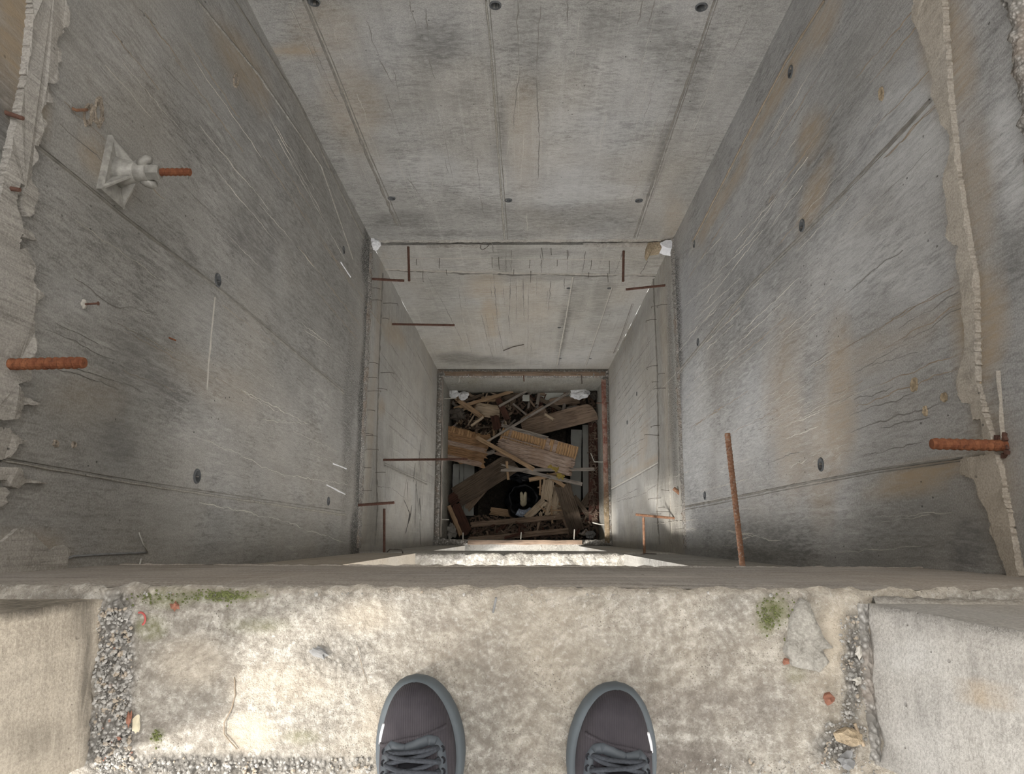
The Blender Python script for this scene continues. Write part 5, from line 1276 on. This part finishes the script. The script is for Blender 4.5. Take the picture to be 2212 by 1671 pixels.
# ------------------------------------------------------------------ shoes
def shoe_mats():
    g = G('shoe_knit'); wv = g.wave(120, 1.5, axis='X', v=g.map((1, .35, 1))); n = g.noise(260, 2); c = g.noise(20, 3)
    col = g.mix(g.rng(c, .35, .65), (.036, .032, .038), (.062, .055, .062)); col = g.mix(g.op('MULTIPLY', wv, .4), col, (.028, .025, .030)); M['knit'] = g.out(col, .85, g.op('ADD', wv, n), .35, .0015)
    M['midsole'] = solid('shoe_foam_grey', (.095, .110, .122), .6, .12, 25, .1)
    M['overlay'] = solid('shoe_overlay', (.068, .078, .090), .5, .12, 40, .1)
    M['lace'] = solid('shoe_lace', (.045, .050, .060), .8, .3, 260, .5)
    M['lining'] = solid('shoe_lining', (.018, .018, .022), .9, .2, 90)
    M['outsole'] = solid('shoe_outsole', (.03, .032, .034), .8, .2, 60)
    g = G('reflective_strip'); M['refl'] = g.out((.80, .80, .84), .35)
shoe_mats()
WT = [(0, 0), (.006, .016), (.025, .028), (.07, .038), (.16, .043), (.30, .0435), (.42, .044), (.55, .0485), (.62, .0530), (.68, .0550), (.74, .0545), (.80, .0515), (.86, .0460), (.91, .0390), (.95, .0305), (.976, .0220), (.992, .0125), (1, 0)]
HT = [(0, .080), (.1, .084), (.3, .080), (.45, .078), (.55, .073), (.65, .066), (.73, .059), (.80, .052), (.87, .044), (.92, .038), (.955, .031), (.98, .022), (1, 0.006)]
def interp(T, s):
    for (a, x), (b, y) in zip(T[:-1], T[1:]):
        if s <= b: t = (s-a)/(b-a); return x+(y-x)*t
    return T[-1][1]
LEN = .298
def shoe(name, px_toe, rz, mirror, label):
    t = onz(px_toe[0], px_toe[1], .022); M3 = Matrix.Rotation(rz, 4, 'Z')
    base = t - (M3 @ Vector((0, LEN, 0))); base.z = .003
    r = empty(name, base); r.rotation_euler = (0, 0, rz); tag(r, label, 'shoe', 'shoes of the person at the edge')
    mx = -1 if mirror else 1                      # lateral side is -x for the left shoe
    spring = lambda s: .016*max(0, (s-.72)/.28)**2+.010*max(0, (.12-s)/.12)**2
    def cx(s): return mx*(.004*math.sin((s-.2)*3.0))
    ss = [a for a, b in WT]; fine = []
    for a, b in zip(ss[:-1], ss[1:]):
        n = 2 if b-a < .06 else 4
        fine += [a+(b-a)*i/n for i in range(n)]
    fine.append(1.0)
    loop = [(s, 1) for s in fine]+[(s, -1) for s in fine[-2:0:-1]]; N = len(loop)
    def smoothw(s): return (interp(WT, max(0, s-.012))+interp(WT, s)*2+interp(WT, min(1, s+.012)))/4 if .02 < s < .975 else interp(WT, s)
    def ring(sc, z, inset=0.0):
        o = []
        for s, sg in loop:
            wv = smoothw(s)*sc; y = LEN*(.5+(s-.5)*(1-(1-sc)*.38)); o.append((cx(s)+sg*wv, y, z+spring(s)))
        return o
    vs = []; fs = []
    for sc, z in ((.90, 0.0), (.965, .004), (1.0, .013), (1.0, .022), (.965, .031), (.93, .0345), (.86, .0365), (.74, .035)): vs += ring(sc, z)
    nr = 8
    for b in range(nr-1):
        for i in range(N): fs.append((b*N+i, b*N+(i+1) % N, (b+1)*N+(i+1) % N, (b+1)*N+i))
    fs.append(tuple(range(N))[::-1]); fs.append(tuple((nr-1)*N+i for i in range(N)))
    m = MB(); m.add(vs, fs); m.build('midsole', M['midsole'], r, True)
    vs = ring(.88, -.003)+ring(.91, .0035); fs = [(i, (i+1) % N, N+(i+1) % N, N+i) for i in range(N)]+[tuple(range(N))[::-1], tuple(range(N, 2*N))]
    m = MB(); m.add(vs, fs); m.build('outsole', M['outsole'], r)
    # upper
    def U(s, q, off=0.0):
        """point on the upper: s along, q across (-1 lateral .. 1 medial), off = proud of the surface"""
        s2 = min(max(s, 0), 1); a = (q+1)/2*math.pi
        wv = smoothw(.02+s2*.979)*.815+.0005+off; h = interp(HT, s2)+off
        ca = math.cos(a); sa = math.sin(a)
        x = -math.copysign(abs(ca)**.72, ca)*wv; z = .0335+h*abs(sa)**.80
        y = LEN*(.035+.945*s2)
        if s2 > .97: y += off
        return Vector((cx(s2)+mx*x, y, z+spring(s2)))
    Ns, Nq = 60, 26; vs = []; fs = []
    for i in range(Ns+1):
        s = 1-(1-i/Ns)**1.35
        for j in range(Nq+1): vs.append(U(s, -1+2*j/Nq))
    for i in range(Ns):
        for j in range(Nq):
            s = 1-(1-(i+.5)/Ns)**1.35; q = -1+2*(j+.5)/Nq
            thr = ((s-.23)/.235)**2+(q/.56)**2 if s < .23 else ((s-.23)/.56)**2+(q/(.56 if s < .42 else max(.2, .56-.9*(s-.42))))**2
            if thr < 1: continue
            a = i*(Nq+1)+j; fs.append((a, a+1, a+Nq+2, a+Nq+1))
    m = MB(); m.add(vs, fs); o = m.build('upper', M['knit'], r, True)
    sm = o.modifiers.new('thickness', 'SOLIDIFY'); sm.thickness = .003; sm.offset = -1
    def strip(name, c, wd, off, mat, n=24, par=r, th=.0012):
        """band laid on the upper along a list of (s, q)"""
        pts = []
        for a, b in zip(c[:-1], c[1:]): pts += [(a[0]+(b[0]-a[0])*i/n, a[1]+(b[1]-a[1])*i/n) for i in range(n)]
        pts.append(c[-1]); vs = []; fs = []; K = len(pts)
        for i, (s, q) in enumerate(pts):
            p0 = U(*pts[max(0, i-1)], off); p1 = U(*pts[min(K-1, i+1)], off); t = (p1-p0).normalized(); p = U(s, q, off); nn = (U(s, q, off+.002)-p).normalized(); sd_ = nn.cross(t).normalized()
            ww = wd(i/(K-1)) if callable(wd) else wd
            vs += [p-sd_*ww-nn*.002, p-sd_*ww*.8+nn*th, p+sd_*ww*.8+nn*th, p+sd_*ww-nn*.002]
        for i in range(K-1):
            for j in range(3): a = i*4+j; fs.append((a, a+1, a+5, a+4))
        fs += [(0, 1, 2, 3), tuple((K-1)*4+j for j in (3, 2, 1, 0))]
        m = MB(); m.add(vs, fs); return m.build(name, mat, par, True)
    # toe rand round the front, seam over the vamp, reflective dash
    0 and strip('toe_rand', [(.70, -.93), (.80, -.93), (.90, -.92), (.96, -.86), (.985, -.5), (.992, 0), (.985, .5), (.96, .86), (.90, .92), (.80, .93), (.70, .93)], .0032, .0003, M['overlay'], 8)
    strip('vamp_seam', [(.765, -.78), (.775, -.5), (.795, -.2), (.81, .1), (.825, .4), (.83, .7)], .0022, .0002, M['knit'], 8)
    strip('reflective_dash', [(.845, -.705), (.815, -.745), (.785, -.775), (.765, -.79)], lambda u: .0028*(.55+.45*math.sin(math.pi*min(1, max(0, u)))), .0008, M['refl'], 6)
    # eyestay: scalloped loop round the throat
    strip('eyestay', [(.50, -.50), (.60, -.47), (.70, -.43), (.755, -.38), (.778, -.28), (.770, -.16), (.765, -.05), (.785, .06), (.795, .20), (.785, .34), (.755, .43), (.70, .46), (.60, .50), (.50, .53)], .006, .0012, M['overlay'], 8)
    # tongue
    vs = []; fs = []
    for i in range(13):
        for j in range(7):
            s = .40+.37*i/12; q = -.34+.68*j/6; p = U(s, q, -.002); p.z += .012*max(0, (.5-s)/.1)*.6; vs.append(p)
    for i in range(12):
        for j in range(6): a = i*7+j; fs.append((a, a+1, a+8, a+7))
    m = MB(); m.add(vs, fs); o = m.build('tongue', M['lining'], r, True); sm = o.modifiers.new('thickness', 'SOLIDIFY'); sm.thickness = .003
    # laces: bars and crosses, flat cords
    rows = [.755, .715, .675, .635, .595, .555]
    lc = [(rows[0], -.33, rows[0]+.012, .33)]
    for a, b in zip(rows[:-1], rows[1:]): lc += [(a, -.34, b, .36), (a+.01, .36, b, -.34)]
    for i, (s0, q0, s1, q1) in enumerate(lc):
        pts = []
        for k in range(9):
            u = k/8; pts.append(U(s0+(s1-s0)*u, q0+(q1-q0)*u, .003+.0035*math.sin(math.pi*u)+.0015*(i % 2)))
        vs, f_ = tube_vf(pts, .0028, 8); m = MB(); m.add(vs, f_); m.build('lace', M['lace'], r, True)
    for s in rows:
        for q in (-.42, .44):
            c = U(s, q, .0016); vs = []; m = MB()
            pts = [c+Vector((.0032*math.cos(a), .0032*math.sin(a), 0)) for a in [2*math.pi*i/10 for i in range(11)]]
            m.add(*tube_vf(pts, .0011, 5)); m.build('eyelet', M['lining'], r, True)
    # collar and heel
    strip('collar', [(.38, -.56), (.25, -.56), (.10, -.50), (.04, -.30), (.02, 0), (.04, .30), (.10, .50), (.25, .56), (.38, .56)], .007, -.002, M['lining'], 8, th=.004)
    m = MB(); m.add(*box_vf(-.025, .025, .045, .24, .036, .040)); m.build('insole', M['lining'], r)
    return r
shoe('running_shoe', (898, 1451), math.radians(3), False, 'worn dark grey running shoe, its white dash nearer the left jamb, laces lit')
shoe('running_shoe', (1332, 1467), math.radians(-3), True, 'darker running shoe, its white dash nearer the tall right jamb, laces in shade')
